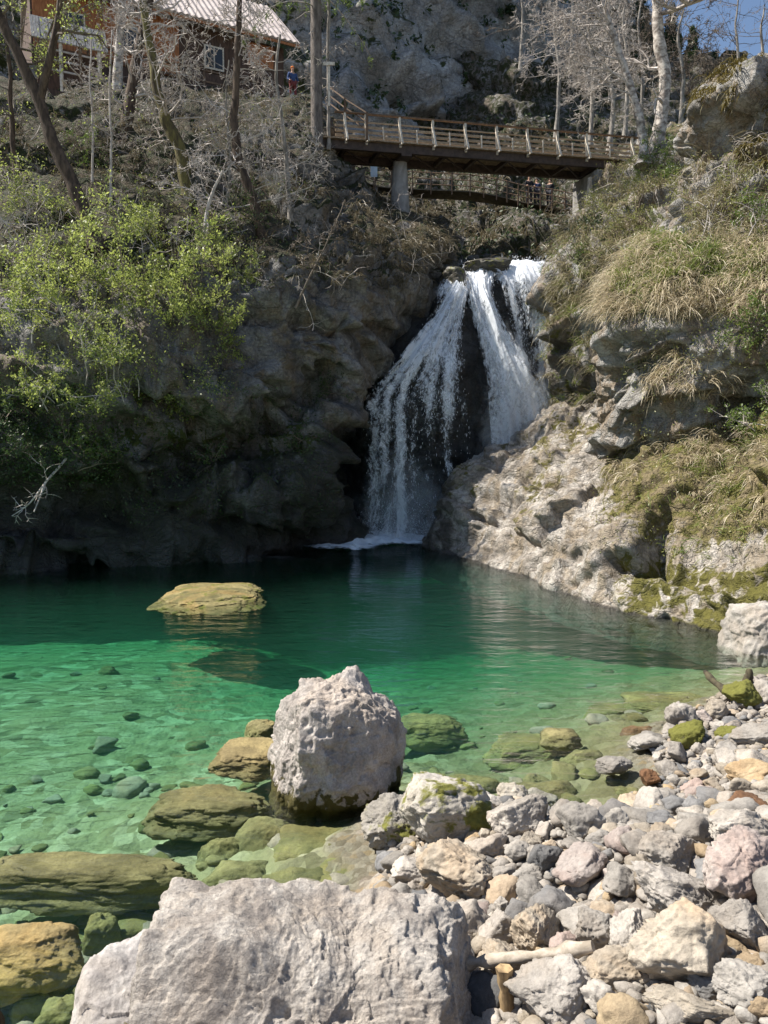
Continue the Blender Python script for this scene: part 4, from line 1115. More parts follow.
for sz in SIZES:
    sz = min(sz, 0.36)
    for _ in range(60):
        px, py = r2.uniform(380, 800), 680 + 350 * r2.random() ** 0.8
        g = hit_ground(px, py)
        s = shore_dist(np.array([g[0]]), np.array([g[1]]))[0]
        if s < -0.05 or g[1] > 13:
            continue
        if all(math.hypot(g[0] - a, g[1] - b) > (c * 0.80 + sz * 0.42) for a, b, c in TAKEN):
            break
    else:
        continue
    ki = int(np.searchsorted(cum, r2.random() * cum[-1]))
    m, nm, _w = KINDS[ki]
    me = PROTO[nm][r2.integers(0, 4)]
    sx = sz / 2 * r2.uniform(0.9, 1.2)
    sy = sz / 2 * r2.uniform(0.75, 1.1)
    szz = sz / 2 * r2.uniform(0.55, 0.9)
    o = link('stone', me, loc=(g[0], g[1], g[2] + szz * 0.45), rot=(r2.uniform(-.4, .4), r2.uniform(-.4, .4), r2.uniform(0, 6.28)), scl=(sx, sy, szz))
    size = 'fist-sized' if sz < 0.11 else 'head-sized' if sz > 0.19 else 'hand-sized'
    tag(o, size + ' ' + nm + ' stone ' + rel(g[0], g[1], sz / 2), 'stone', 'smaller stones scattered on the shingle')
    TAKEN.append((g[0], g[1], sz / 2))
    n_small += 1
# pebbles nobody could count
def pebbles():
    r3 = np.random.default_rng(11)
    v, f = ico(2)
    for nm, m, n in (('pebbles', PALE, 2700), ('pebbles', GREY, 2700), ('pebbles', BEIGE, 1900), ('pebbles', DARK, 650), ('pebbles', OCHRE, 120)):
        shapes = [rock_shape(700 + q, 2, nplanes=8, k=12)[0] for q in range(8)]
        mb = MB()
        X = r3.uniform(0.0, 8.5, n * 6)
        Y = 2.2 + r3.random(n * 6) ** 1.4 * 9
        s = shore_dist(X, Y)
        px, py = proj(np.stack([X, Y, 0 * X + 0.5], 1))
        ok = (s > -0.06) & (px < 1080) & (px > 360)
        X, Y, s = X[ok][:n], Y[ok][:n], s[ok][:n]
        Z = ground_z(X, Y)
        for x, y, z in zip(X, Y, Z):
            a = r3.uniform(0, 6.28)
            q = min(r3.gamma(2.2, 0.009) + 0.010, 0.06) * (1.0 + 0.04 * y)
            p = shapes[r3.integers(0, 8)] * np.array([q, q * r3.uniform(.7, 1), q * r3.uniform(.5, .85)])
            ca, sa = math.cos(a), math.sin(a)
            p = np.stack([p[:, 0] * ca - p[:, 1] * sa, p[:, 0] * sa + p[:, 1] * ca, p[:, 2]], 1)
            mb.add(p + [x, y, z + q * 0.4], f)
        tag(link(nm, mb.mesh(nm, m, True)), 'loose %s pebbles filling the gaps of the shingle' % m.name.split('_')[0], 'pebbles', kind='stuff')
pebbles()
# ------------------------------------------------------------------ footbridge
WOOD = plain_mat('weathered_planks', (0.42, 0.33, 0.23), (0.24, 0.175, 0.115), 6, 0.8, (1, 1, 4))
WOODDK = plain_mat('dark_brown_beam', (0.085, 0.062, 0.052), (0.045, 0.034, 0.03), 5, 0.7)
RAILDK = plain_mat('brown_handrail', (0.20, 0.13, 0.08), (0.10, 0.065, 0.045), 6, 0.7)
WHITEPOST = plain_mat('bleached_post_wood', (0.72, 0.67, 0.58), (0.46, 0.40, 0.32), 9, 0.8)
CONCRETE = plain_mat('grey_concrete', (0.34, 0.33, 0.31), (0.20, 0.19, 0.18), 3, 0.9, (1, 1, 0.4))
BARK = plain_mat('dark_bark', (0.12, 0.085, 0.06), (0.045, 0.032, 0.024), 9, 0.9, (1, 1, 0.25), 0.9, 0.03)
BARKGREY = plain_mat('grey_bark', (0.36, 0.33, 0.29), (0.15, 0.135, 0.115), 7, 0.9, (1, 1, 0.3), 0.8, 0.02)
BARKMOSS = plain_mat('mossy_bark', (0.17, 0.15, 0.055), (0.07, 0.055, 0.035), 5, 0.95, (1, 1, 0.4), 0.9, 0.03)
BIRCHBARK = plain_mat('pale_birch_bark', (0.60, 0.55, 0.49), (0.17, 0.14, 0.12), 4, 0.85, (1, 1, 1.3), 0.5, 0.02)
SPRUCEBARK = plain_mat('spruce_bark', (0.22, 0.19, 0.165), (0.10, 0.085, 0.075), 8, 0.95, (1, 1, 0.35), 0.9, 0.03)
TWIG = plain_mat('grey_twigs', (0.56, 0.51, 0.46), (0.32, 0.28, 0.25), 4, 0.8)
TWIGDK = plain_mat('brown_twigs', (0.20, 0.16, 0.125), (0.10, 0.08, 0.06), 4, 0.8)

def bridge():
    A, B = pt(338, 138, 36.0), pt(636, 161, 40.6)
    u = (B - A)
    Lh = np.linalg.norm(u)
    u = u / Lh
    wv = np.array([-u[1], u[0], 0])
    wv = wv / np.linalg.norm(wv)
    up = np.cross(u, wv)
    if up[2] < 0: up = -up
    W = 2.0
    root = thing('footbridge', 'wooden footbridge with slatted railings spanning the gorge above the waterfall', 'bridge', tuple(A))
    P = lambda s, w, h: A + u * s + wv * w + up * h
    g = MB(); g.beam(P(-1.2, 0.12, -0.26), P(Lh + .4, 0.12, -0.26), 0.20, 0.36, up)
    part('girder', g, WOODDK, root)
    g = MB(); g.beam(P(-1.2, W - 0.12, -0.26), P(Lh + .4, W - 0.12, -0.26), 0.20, 0.36, up)
    part('girder', g, WOODDK, root)
    g = MB()
    s = 0.4
    while s < Lh:
        g.beam(P(s, 0.24, -0.30), P(s, W - 0.24, -0.30), 0.14, 0.2, up)
        g.beam(P(s, 0.26, -0.42), P(min(s + 1.5, Lh), W - 0.26, -0.42), 0.06, 0.06, up)
        s += 1.63
    part('cross_beam', g, WOODDK, root)
    g = MB()
    s = -1.2
    r = np.random.default_rng(2)
    while s < Lh + 0.4:
        g.beam(P(s, -0.16 + r.uniform(-.02, .02), -0.035), P(s, W + 0.16, -0.035), 0.145, 0.06, up)
        s += 0.16
    part('deck', g, WOOD, root)
    # posts stand 34 px apart in the photo: about 1.63 m
    stations = [0.35 + 0.0] + [2.95 - 1.63 + 1.63 * k for k in range(8)] + [Lh - 0.25]
    stations = sorted(set(round(q, 3) for q in stations if q < Lh))
    for side, w0 in ((0, -0.02), (1, W + 0.02)):
        o = -1 if side == 0 else 1
        for q in stations:
            m = MB()
            m.beam(P(q, w0, -0.22), P(q, w0, 1.10), 0.10, 0.10, u)
            post = part('post', m, WHITEPOST, root)
            b = MB()
            b.beam(P(q, w0 + o * 0.34, -0.10), P(q, w0 + o * 0.06, 0.62), 0.055, 0.075, u)
            b.beam(P(q, w0 + o * 0.05, -0.13), P(q, w0 + o * 0.40, -0.13), 0.07, 0.08, up)
            part('brace', b, WHITEPOST, post)
        for q, q2 in zip(stations[:-1], stations[1:]):
            if q2 - q < 1.2: continue
            m = MB()
            m.beam(P((q + q2) / 2, w0 + o * 0.035, -0.02), P((q + q2) / 2, w0 + o * 0.035, 0.60), 0.06, 0.05, u)
            part('short_post', m, WHITEPOST, root)
        m = MB(); m.beam(P(-0.1, w0, 1.13), P(Lh + 0.2, w0, 1.13), 0.13, 0.055, up)
        part('handrail', m, RAILDK, root)
        for k, h in enumerate((0.16, 0.36, 0.58, 0.80)):
            m = MB(); m.beam(P(-0.1, w0 - o * 0.07, h), P(Lh + 0.2, w0 - o * 0.07, h), 0.035, 0.105 if k < 3 else 0.06, up)
            part('rail', m, WOOD, root)
    # the pier under the near end
    top = P(3.25, W * 0.5, -0.52)
    foot = pt(399, 206, 37.4)
    foot[0], foot[1] = top[0], top[1]
    pr = thing('bridge_pier', 'tapered grey round pier under the near end of the footbridge', 'pier', (foot[0], foot[1], foot[2] - 0.8))
    m = MB()
    zs = np.linspace(foot[2] - 0.8, top[2], 14)
    m.tube([[foot[0], foot[1], z] for z in zs], np.linspace(0.52, 0.33, 14), 20)
    part('shaft', m, CONCRETE, pr, True)
    m = MB(); m.beam(top - wv * 1.0 + up * 0.02, top + wv * 1.0 + up * 0.02, 0.5, 0.12, up)
    part('cap', m, WOODDK, pr)
    # block abutment at the far end
    q = P(Lh - 1.6, W * 0.5, -0.62)
    ab = thing('bridge_abutment', 'concrete abutment block under the far end of the footbridge among shrubs', 'abutment', (q[0], q[1], q[2] - 4))
    m = MB()
    c = q - np.array([0, 0, 2.0])
    m.box(c, (1.5, 2.3, 4.0), (u * [1, 1, 0] / np.linalg.norm(u[:2]), wv, np.array([0, 0, 1.0])))
    o = part('block', m, CONCRETE, ab)
    m = MB()
    e = P(Lh - 2.75, -0.1, -1.0)
    m.tube([e - [0, 0, 3.0], e - [0, 0, 1.5], e], [0.33, 0.24, 0.10], 7)
    part('buttress', m, plain_mat('pale_masonry', (0.55, 0.49, 0.41), (0.36, 0.31, 0.25), 3, 0.9), ab)  # buttress colour paler than the concrete block
    # ramp rail that climbs away at the near end
    rr = thing('ramp_railing', 'dark wooden railing climbing from the bridge end towards the house', 'railing', tuple(pt(338, 138, 35.9)))
    a0, a1, a2 = pt(367, 113, 35.95), pt(345, 99, 36.6), pt(328, 86, 37.4)
    for h, (wd, ht) in zip((0, -0.38, -0.72), ((0.08, 0.05), (0.04, 0.05), (0.04, 0.05))):
        m = MB(); m.beam(a0 + [0, 0, h], a1 + [0, 0, h], wd, ht); m.beam(a1 + [0, 0, h], a2 + [0, 0, h], wd, ht)
        part('rail', m, RAILDK, rr)
    for p in (a0, a1, a2):
        m = MB(); m.beam(p - [0, 0, 1.15], p + [0, 0, 0.03], 0.11, 0.11, (1, 0, 0))
        part('post', m, RAILDK, rr)
    # white pole with a cross bar by the spruce
    b0, b1 = pt(329, 92, 35.2), pt(329, 64, 35.2)
    sg = thing('signpost', 'white T-shaped post standing at the railing near the spruce trunk', 'signpost', tuple(b0))
    m = MB(); m.beam(b0 - [0, 0, 0.6], b1, 0.09, 0.09, (1, 0, 0)); part('post', m, WHITEPOST, sg)
    m = MB(); m.box(b1 + [0, -0.07, -0.02], (0.52, 0.04, 0.14)); part('board', m, WHITEPOST, sg)
bridge()

# ------------------------------------------------------------------ gorge path with its railing
def gorge_path():
    P = np.array([pt(*q) for q in ((352, 176, 44.0), (380, 186, 47.0), (425, 189, 48.5), (470, 191, 49.5), (500, 196, 49.5), (525, 202, 49.0), (552, 206, 48.6), (580, 212, 48.0))])
    S = cr(P, np.linspace(0, len(P) - 1, 50))
    T = np.gradient(S, axis=0); T[:, 2] = 0
    T /= np.linalg.norm(T, axis=1, keepdims=True)
    Wd = np.stack([-T[:, 1], T[:, 0], 0 * T[:, 0]], 1)
    mb = MB()
    v = np.stack([S, S + Wd * 1.7, S + Wd * 1.7 - [0, 0, .06], S - [0, 0, .06]], 1).reshape(-1, 3)
    f = []
    for i in range(49):
        for a in range(4):
            f.append([i * 4 + a, i * 4 + (a + 1) % 4, i * 4 + 4 + (a + 1) % 4, i * 4 + 4 + a])
    mb.add(v, f)
    tag(link('path', mb.mesh('path', plain_mat('trodden_earth', (0.16, 0.13, 0.09), (0.08, 0.07, 0.05), 3, 0.9))), kind='structure')
    r = thing('path_railing', 'pale wooden railing along the gorge path under the bridge', 'railing', tuple(S[0]))
    for h in (0.98, 0.62, 0.28):
        m = MB()
        m.tube(S + [0, 0, h], 0.032, 5)
        part('rail', m, RAILDK, r)
    for i in range(0, 50, 3):
        m = MB(); m.beam(S[i] - [0, 0, 0.3], S[i] + [0, 0, 1.05], 0.07, 0.07, (1, 0, 0))
        part('post', m, RAILDK, r)
    return S, Wd
PATH, PATHW = gorge_path()
# pale blue panel on a post under the bridge
b = pt(374, 176, 42.5)
ip = thing('notice_board', 'small pale blue panel on a post in the shade under the bridge', 'sign', tuple(b))
m = MB(); m.beam(b - [0, 0, 1.2], b + [0, 0, 0.1], 0.07, 0.07, (1, 0, 0)); part('post', m, RAILDK, ip)
m = MB(); m.box(b + [0, -0.07, 0.35], (0.36, 0.04, 0.85)); part('panel', m, plain_mat('pale_blue_panel', (0.55, 0.66, 0.72), (0.42, 0.53, 0.6), 2, 0.5), ip)

# ------------------------------------------------------------------ people
def cloth(name, c):
    return plain_mat(name, c, tuple(q * 0.65 for q in c), 14, 0.9)
SKIN = plain_mat('skin', (0.50, 0.31, 0.22), (0.42, 0.25, 0.17), 9, 0.6)
def skin_mesh(verts, edges, radii, sub=1):
    me = bpy.data.meshes.new('skin')
    me.from_pydata([tuple(v) for v in verts], edges, [])
    o = bpy.data.objects.new('skin', me)
    C.objects.link(o)
    sk = o.modifiers.new('s', 'SKIN')
    sb = o.modifiers.new('u', 'SUBSURF'); sb.levels = sub; sb.render_levels = sub
    for d, r in zip(me.skin_vertices[0].data, radii):
        d.radius = (r, r) if not isinstance(r, tuple) else r
    me.skin_vertices[0].data[0].use_root = True
    dg = bpy.context.evaluated_depsgraph_get()
    out = bpy.data.meshes.new_from_object(o.evaluated_get(dg))
    bpy.data.objects.remove(o)
    out.polygons.foreach_set('use_smooth', [True] * len(out.polygons))
    return out
def person(label, loc, yaw, jacket, trousers, hair, hat=None, lean=0.0, arms=0.0, pack=None, step=0.10, hgt=1.72):
    """a standing figure: pelvis at 0.53 of its height, weight on one leg, forearms raised by ARMS"""
    s = hgt / 1.72
    J = {'pel': (0, 0, .93), 'wai': (0, lean * .05, 1.08), 'che': (0, lean * .16, 1.30), 'nek': (0, lean * .22, 1.47), 'hd0': (0, lean * .25 - .01, 1.55), 'hd1': (0, lean * .27 - .02, 1.64), 'hd2': (0, lean * .27 - .01, 1.72),
         'hl': (.10, 0, .90), 'kl': (.11, -step * .7, .50), 'al': (.11, -step * .6, .09), 'tl': (.12, -step * .6 - .17, .035),
         'hr': (-.10, 0, .90), 'kr': (-.11, step * .2, .50), 'ar': (-.11, step, .09), 'tr': (-.12, step - .17, .035),
         'sl': (.19, lean * .18, 1.40), 'el': (.27, lean * .16 + .03 - arms * .05, 1.12), 'wl': (.24, lean * .2 - .08 - arms * .26, .90 + arms * .22), 'fl': (.23, lean * .2 - .13 - arms * .34, .83 + arms * .28),
         'sr': (-.19, lean * .18, 1.40), 'er': (-.27, lean * .16 + .03 - arms * .05, 1.12), 'wr': (-.24, lean * .2 - .08 - arms * .26, .90 + arms * .22), 'fr': (-.23, lean * .2 - .13 - arms * .34, .83 + arms * .28),
         'ns': (0, lean * .27 - .115, 1.625)}
    R = {'pel': .145, 'wai': .125, 'che': .155, 'nek': .055, 'hd0': .07, 'hd1': .098, 'hd2': .075, 'hl': .10, 'kl': .062, 'al': .045, 'tl': .04, 'hr': .10, 'kr': .062, 'ar': .045, 'tr': .04,
         'sl': .07, 'el': .045, 'wl': .033, 'fl': .035, 'sr': .07, 'er': .045, 'wr': .033, 'fr': .035, 'ns': .018}
    K = list(J)
    E = [('pel', 'wai'), ('wai', 'che'), ('che', 'nek'), ('nek', 'hd0'), ('hd0', 'hd1'), ('hd1', 'hd2'), ('pel', 'hl'), ('hl', 'kl'), ('kl', 'al'), ('al', 'tl'), ('pel', 'hr'), ('hr', 'kr'), ('kr', 'ar'), ('ar', 'tr'),
         ('che', 'sl'), ('sl', 'el'), ('el', 'wl'), ('wl', 'fl'), ('che', 'sr'), ('sr', 'er'), ('er', 'wr'), ('wr', 'fr'), ('hd1', 'ns')]
    def sub(names, grow, drop=()):
        ks = [k for k in names]
        return skin_mesh([np.array(J[k]) * s for k in ks], [(ks.index(a), ks.index(b)) for a, b in E if a in ks and b in ks], [(R[k] + grow) * s for k in ks])
    root = thing('person', label, 'person', loc)
    root.rotation_euler = (0, 0, yaw)
    def kid(name, me, mat):
        me.name = name
        me.materials.clear(); me.materials.append(mat)
        return link(name, me, root)
    kid('body', sub(K, 0.0), SKIN)
    kid('jacket', sub(['pel', 'wai', 'che', 'sl', 'el', 'wl', 'sr', 'er', 'wr'], 0.014), jacket)
    kid('trousers', sub(['pel', 'hl', 'kl', 'al', 'hr', 'kr', 'ar'], 0.012), trousers)
    hd = np.array(J['hd2']) * s
    mb = MB()
    v, f = ico(3)
    q = v * np.array([.098, .112, .105]) * s
    q = q + np.array([0, .018, -.035]) * s
    cut = (v[:, 2] < -0.15) & (v[:, 1] < 0.25)
    q[cut] *= 0.86
    mb.add(q + hd, f)
    kid('helmet' if hat else 'hair', mb.mesh('hair', None, True), hat or hair)
    if pack:
        mb = MB()
        v, f = rock_shape(3, 3, planes=[(1, 0, 0, .9), (-1, 0, 0, .9), (0, 1, 0, .9), (0, -1, 0, .9), (0, 0, 1, .95), (0, 0, -1, .9)], k=8, rough=0, lump=0)
        mb.add(v * np.array([.15, .10, .22]) * s + np.array([0, .24 + lean * .12, 1.2]) * s, f)
        kid('backpack', mb.mesh('backpack', None, True), pack)
    # shoes
    for a, t in (('al', 'tl'), ('ar', 'tr')):
        mb = MB()
        v, f = ico(2)
        c = (np.array(J[a]) * .45 + np.array(J[t]) * .55) * s
        c[2] = 0.045
        mb.add(v * np.array([.052, .135, .055]) + c, f)
        kid('shoe', mb.mesh('shoe', None, True), cloth('shoe_leather', (0.06, 0.05, 0.045)))
    return root
BLUE = cloth('blue_jacket', (0.05, 0.09, 0.22)); NAVY = cloth('navy_jacket', (0.03, 0.045, 0.10)); BLACK = cloth('black_jacket', (0.02, 0.02, 0.024))
REDT = cloth('dull_red_trousers', (0.20, 0.05, 0.05)); DKT = cloth('dark_trousers', (0.035, 0.035, 0.045)); HAIR = cloth('brown_hair', (0.06, 0.035, 0.02))
person('person in blue jacket, dull red trousers and orange helmet by the house terrace', tuple(pt(293, 102, 41.5)), 0.5, BLUE, REDT, HAIR, cloth('orange_helmet', (0.75, 0.20, 0.03)), 0.1, 0.4)
def on_path(px):
    x, y = proj(PATH)
    i = int(np.argmin(np.abs(x - px)))
    return tuple(PATH[i] + PATHW[i] * 0.45 + [0, 0, 0.005])
person('person in black jacket standing upright at the gorge path railing', on_path(527), 0.2, BLACK, DKT, HAIR, None, 0.15, 0.8)
person('person in navy jacket leaning forward over the gorge path railing', on_path(538), -0.1, NAVY, DKT, HAIR, None, 0.9, 0.9, hgt=1.66)
person('person in dark jacket with a rucksack last in line on the gorge path', on_path(550), -0.5, BLACK, DKT, HAIR, None, 0.5, 0.6, NAVY, hgt=1.70)

# ------------------------------------------------------------------ house and shed above the cliff
def house():
    R0, L0 = pt(300, 45, 46.0), pt(100, -6, 41.0)
    L0[2] = R0[2]
    u = R0 - L0; u[2] = 0; u /= np.linalg.norm(u)
    b = np.array([-u[1], u[0], 0])                      # away from the gorge
    Z = np.array([0, 0, 1.0])
    L = 14.0
    e0 = R0 - u * L
    root = thing('wooden_house', 'brown timber house with grey corrugated roof on the terrace above the cliff', 'house', tuple(e0 + b * 0.8 - Z * 4.0))
    OR = plain_mat('orange_brown_boards', (0.44, 0.19, 0.08), (0.28, 0.105, 0.045), 5, 0.8, (3, 3, 0.5))
    DK = plain_mat('dark_brown_boards', (0.12, 0.075, 0.055), (0.06, 0.04, 0.032), 5, 0.85, (3, 3, 0.5))
    ROOF = plain_mat('grey_pink_roof_sheet', (0.46, 0.40, 0.37), (0.34, 0.29, 0.27), 1.3, 0.6)
    GL = plain_mat('dark_window_glass', (0.03, 0.035, 0.04), (0.02, 0.02, 0.025), 1, 0.12, spec=0.6)
    w0 = e0 + b * 0.8
    dep = 7.0
    m = MB()
    m.box(w0 + u * (L - 0.7) / 2 + b * dep / 2 + Z * -2.0, (L - 0.7 - 0.0, dep, 4.0), (u, b, Z))
    part('wall', m, DK, root)
    m = MB()
    m.box(w0 + u * 3.7 + b * -0.05 - Z * 1.45, (7.2, 0.10, 2.9), (u, b, Z))
    for k in range(30):
        m.box(w0 + u * (0.15 + k * 0.245) + b * -0.115 - Z * 1.45, (0.05, 0.03, 2.9), (u, b, Z))
    part('cladding', m, OR, root)
    m = MB()
    m.box(w0 + u * (L - 2.1) + b * -0.05 - Z * 0.75, (1.5, 0.10, 1.2), (u, b, Z))
    part('gable_board', m, OR, root)
    m = MB()
    m.box(w0 + u * (L - 0.7) / 2 + b * dep / 2 - Z * 4.5, (L - 0.3, dep + 0.3, 1.3), (u, b, Z))
    part('foundation', m, CONCRETE, root)
    for s in (2.0, 4.6, 9.2):
        m = MB(); m.box(w0 + u * s - b * 0.13 - Z * 1.5, (1.1, 0.07, 1.25), (u, b, Z))
        f = part('window', m, WHITEPOST, root)
        m = MB()
        m.box(w0 + u * (s - .25) - b * 0.175 - Z * 1.5, (0.42, 0.02, 1.05), (u, b, Z)); m.box(w0 + u * (s + .25) - b * 0.175 - Z * 1.5, (0.42, 0.02, 1.05), (u, b, Z))
        part('pane', m, GL, f)
    # corrugated roof slope facing the gorge, and the back slope
    sl = math.radians(41)
    sv = b * math.cos(sl) + Z * math.sin(sl)
    nv = -b * math.sin(sl) + Z * math.cos(sl)
    n = 300
    us = np.linspace(0, L, n)
    wave = 0.035 * np.sin(us / 0.36 * 2 * math.pi)
    m = MB()
    top, bot = [], []
    for i in range(n):
        for d in (0.0, 6.6):
            top.append(e0 + u * us[i] + sv * d + nv * (0.10 + wave[i]))
            bot.append(e0 + u * us[i] + sv * d)
    top, bot = np.array(top), np.array(bot)
    q = np.arange(n - 1)[:, None] * 2 + np.array([[0, 1, 3, 2]])
    m.add(top, q); m.add(bot, q[:, ::-1])
    m.add(np.vstack([top[0::2], bot[0::2]]), np.stack([np.arange(n - 1), np.arange(n - 1) + 1, np.arange(n - 1) + 1 + n, np.arange(n - 1) + n], 1))
    m.add(np.array([top[-2], top[-1], bot[-1], bot[-2]]), [[0, 1, 2, 3]])
    ridge = e0 + sv * 6.6
    m.beam(ridge + b * 2.4 - Z * 2.2, ridge + b * 2.4 + u * L - Z * 2.2, 6.6, 0.12, (b * 0.66 + Z * 0.75))
    part('roof', m, ROOF, root, False)
    m = MB(); m.beam(e0 + u * (L - 0.05) - Z * 0.12, e0 + u * (L - 0.05) + sv * 6.5 - Z * 0.12, 0.06, 0.2, nv); m.beam(e0 - Z * 0.10 + b * .02, e0 + u * L - Z * 0.10 + b * .02, 0.05, 0.14)
    part('barge_board', m, OR, root)
    for s in np.arange(0.5, L, 0.9):
        m = MB(); m.beam(e0 + u * s - Z * 0.09 + b * 0.06, e0 + u * s + sv * 1.1 - Z * 0.09, 0.09, 0.13, nv)
        part('rafter', m, WOOD, root)
    # veranda rail in front
    m = MB()
    for k in range(9):
        m.beam(w0 + u * (1 + k * 1.45) - b * 1.6 - Z * 4.2, w0 + u * (1 + k * 1.45) - b * 1.6 - Z * 2.95, 0.09, 0.09, (1, 0, 0))
    m.beam(w0 + u * 0.9 - b * 1.6 - Z * 2.95, w0 + u * 12.8 - b * 1.6 - Z * 2.95, 0.1, 0.08); m.beam(w0 + u * 0.9 - b * 1.6 - Z * 3.5, w0 + u * 12.8 - b * 1.6 - Z * 3.5, 0.06, 0.1)
    part('balustrade', m, RAILDK, root)
    # shed with pale pitched roof
    s0, s1 = pt(38, 34, 37.5), pt(101, 42, 38.8)
    s1[2] = s0[2]
    su = s1 - s0; sL = np.linalg.norm(su); su /= sL
    sb = np.array([-su[1], su[0], 0])
    sh = thing('open_shed', 'small open shed with grey shingle roof and pale posts beside the timber house', 'shed', tuple(s0 - Z * 2.6))
    m = MB()
    tv = sb * 0.52 + Z * 0.85
    nv2 = np.cross(su, tv); nv2 = nv2 if nv2[2] > 0 else -nv2
    for k in range(26):
        a = s0 - su * 0.3 + su * (k + .5) * (sL + .6) / 26 - tv * 0.25
        m.beam(a, a + tv * 1.55, (sL + .6) / 26 - 0.012, 0.05 + 0.01 * (k % 3), nv2)
    part('roof', m, plain_mat('weathered_shingle', (0.40, 0.39, 0.37), (0.24, 0.23, 0.22), 4, 0.85, (4, 1, 1)), sh)
    for k in range(4):
        q = s0 + su * (0.1 + k * (sL - 0.2) / 3)
        m = MB(); m.beam(q - Z * 2.6, q - Z * 0.02, 0.13, 0.13, (1, 0, 0)); part('post', m, WHITEPOST if k in (1, 3) else RAILDK, sh)
    m = MB()
    for h in (0.55, 1.0, 1.45):
        m.beam(s0 - Z * h, s1 - Z * h, 0.05, 0.08)
    part('rail', m, TWIG, sh)
    m = MB(); m.box((s0 + s1) / 2 + sb * 1.3 - Z * 1.3, (sL, 0.1, 2.6), (su, sb, Z)); m.box((s0 + s1) / 2 + sb * .6 - Z * 2.75, (sL + .2, 1.9, 0.5), (su, sb, Z))
    part('back_wall', m, DK, sh)
    m = MB(); m.beam(s0 + su * 1.0 - Z * 1.9 - sb * .15, s0 + su * 1.25 - Z * 2.5 - sb * .15, 0.12, 0.1); part('strut', m, OCHRE, sh)
house()

# ------------------------------------------------------------------ driftwood, sticks, stake and log on the shore
DRIFT = plain_mat('bleached_driftwood', (0.46, 0.40, 0.33), (0.26, 0.22, 0.17), 12, 0.85, (1, 1, 1))
DRIFTDK = plain_mat('rotten_dark_wood', (0.10, 0.085, 0.05), (0.035, 0.028, 0.02), 10, 0.9)
STAKE = plain_mat('yellowed_stake_wood', (0.42, 0.30, 0.16), (0.16, 0.11, 0.06), 9, 0.85, (2, 2, .4))
def stick(label, a, b, ra, rb, mat, name='stick', bend=0.05, n=12, k=8, forks=0, seed=1):
    r = np.random.default_rng(seed)
    a, b = np.asarray(a, float), np.asarray(b, float)
    t = np.linspace(0, 1, n)[:, None]
    L = np.linalg.norm(b - a)
    path = a * (1 - t) + b * t + np.stack([fbm(np.stack([t[:, 0] * 2.5 + i * 5, 0 * t[:, 0] + seed, 0 * t[:, 0]], 1), 3, seed=seed + i) for i in range(3)], 1) * bend * L * (4 * t * (1 - t) + .1)
    mb = MB()
    mb.tube(path, np.linspace(ra, rb, n) * (1 + 0.18 * r.normal(0, 1, n)), k)
    for q in range(forks):
        i = int(n * r.uniform(.3, .8))
        d = r.normal(0, 1, 3); d[2] = abs(d[2]) * .4
        d = d / np.linalg.norm(d) * L * r.uniform(.15, .35)
        mb.tube([path[i], path[i] + d * .5 + r.normal(0, .01, 3), path[i] + d], [ra * .5, ra * .35, ra * .15], 5)
    return tag(link(name, mb.mesh(name, mat, True, a), loc=tuple(a)), label, 'driftwood' if name != 'stake' else 'stake')
def gp(px, py, dz):
    g = hit_ground(px, py)
    return g + [0, 0, dz]
stick('grey log lying between huge pale block and lumpy pitted rock', gp(466, 1000, 0.20), gp(592, 990, 0.22), 0.036, 0.030, DRIFT, 'log', 0.01, seed=3)
q = hit_ground(509, 1012)
stick('short split wooden stake jutting up in front of the grey log', q + [0, -0.05, -0.15], q + [-0.03, -0.02, 0.24], 0.042, 0.034, STAKE, 'stake', 0.01, k=6, seed=4)
stick('dark rotten branch poking up from the shingle tip over the water', gp(735, 704, 0.05), on_plane(704, 694, 0.0) + [0, 0, 0.32], 0.06, 0.035, DRIFTDK, 'branch', 0.03, seed=5)
stick('short dark stump of wood between branch and mossy dark stone', gp(748, 690, 0.0), gp(748, 690, 0.30), 0.07, 0.04, DRIFTDK, 'stump', 0.03, seed=6)
stick('long thin stick washed up along the water edge', gp(585, 812, 0.03), gp(652, 806, 0.03), 0.017, 0.012, DRIFT, 'stick', 0.02, seed=7)
stick('dark stick half in the cloudy water by the wet red-brown stone', on_plane(646, 773, 0.02), gp(676, 783, 0.03), 0.018, 0.014, DRIFTDK, 'stick', 0.02, seed=8)
stick('thin forked twig on the wet gravel by the shallows', gp(668, 768, 0.04), gp(692, 779, 0.03), 0.010, 0.006, TWIGDK, 'stick', 0.04, forks=3, seed=9)
stick('bleached branch on the far shingle near the mossy dark stone', gp(690, 698, 0.05), gp(722, 712, 0.12), 0.016, 0.010, DRIFT, 'stick', 0.05, forks=2, seed=10)
stick('brown wooden stump with pale broken tip at the corner of the shore', on_plane(2, 1040, 0.0) + [-0.03, 0, -0.2], on_plane(2, 1040, 0.0) + [-0.02, -0.05, 0.42], 0.09, 0.018, BARK, 'stump', 0.02, seed=11)
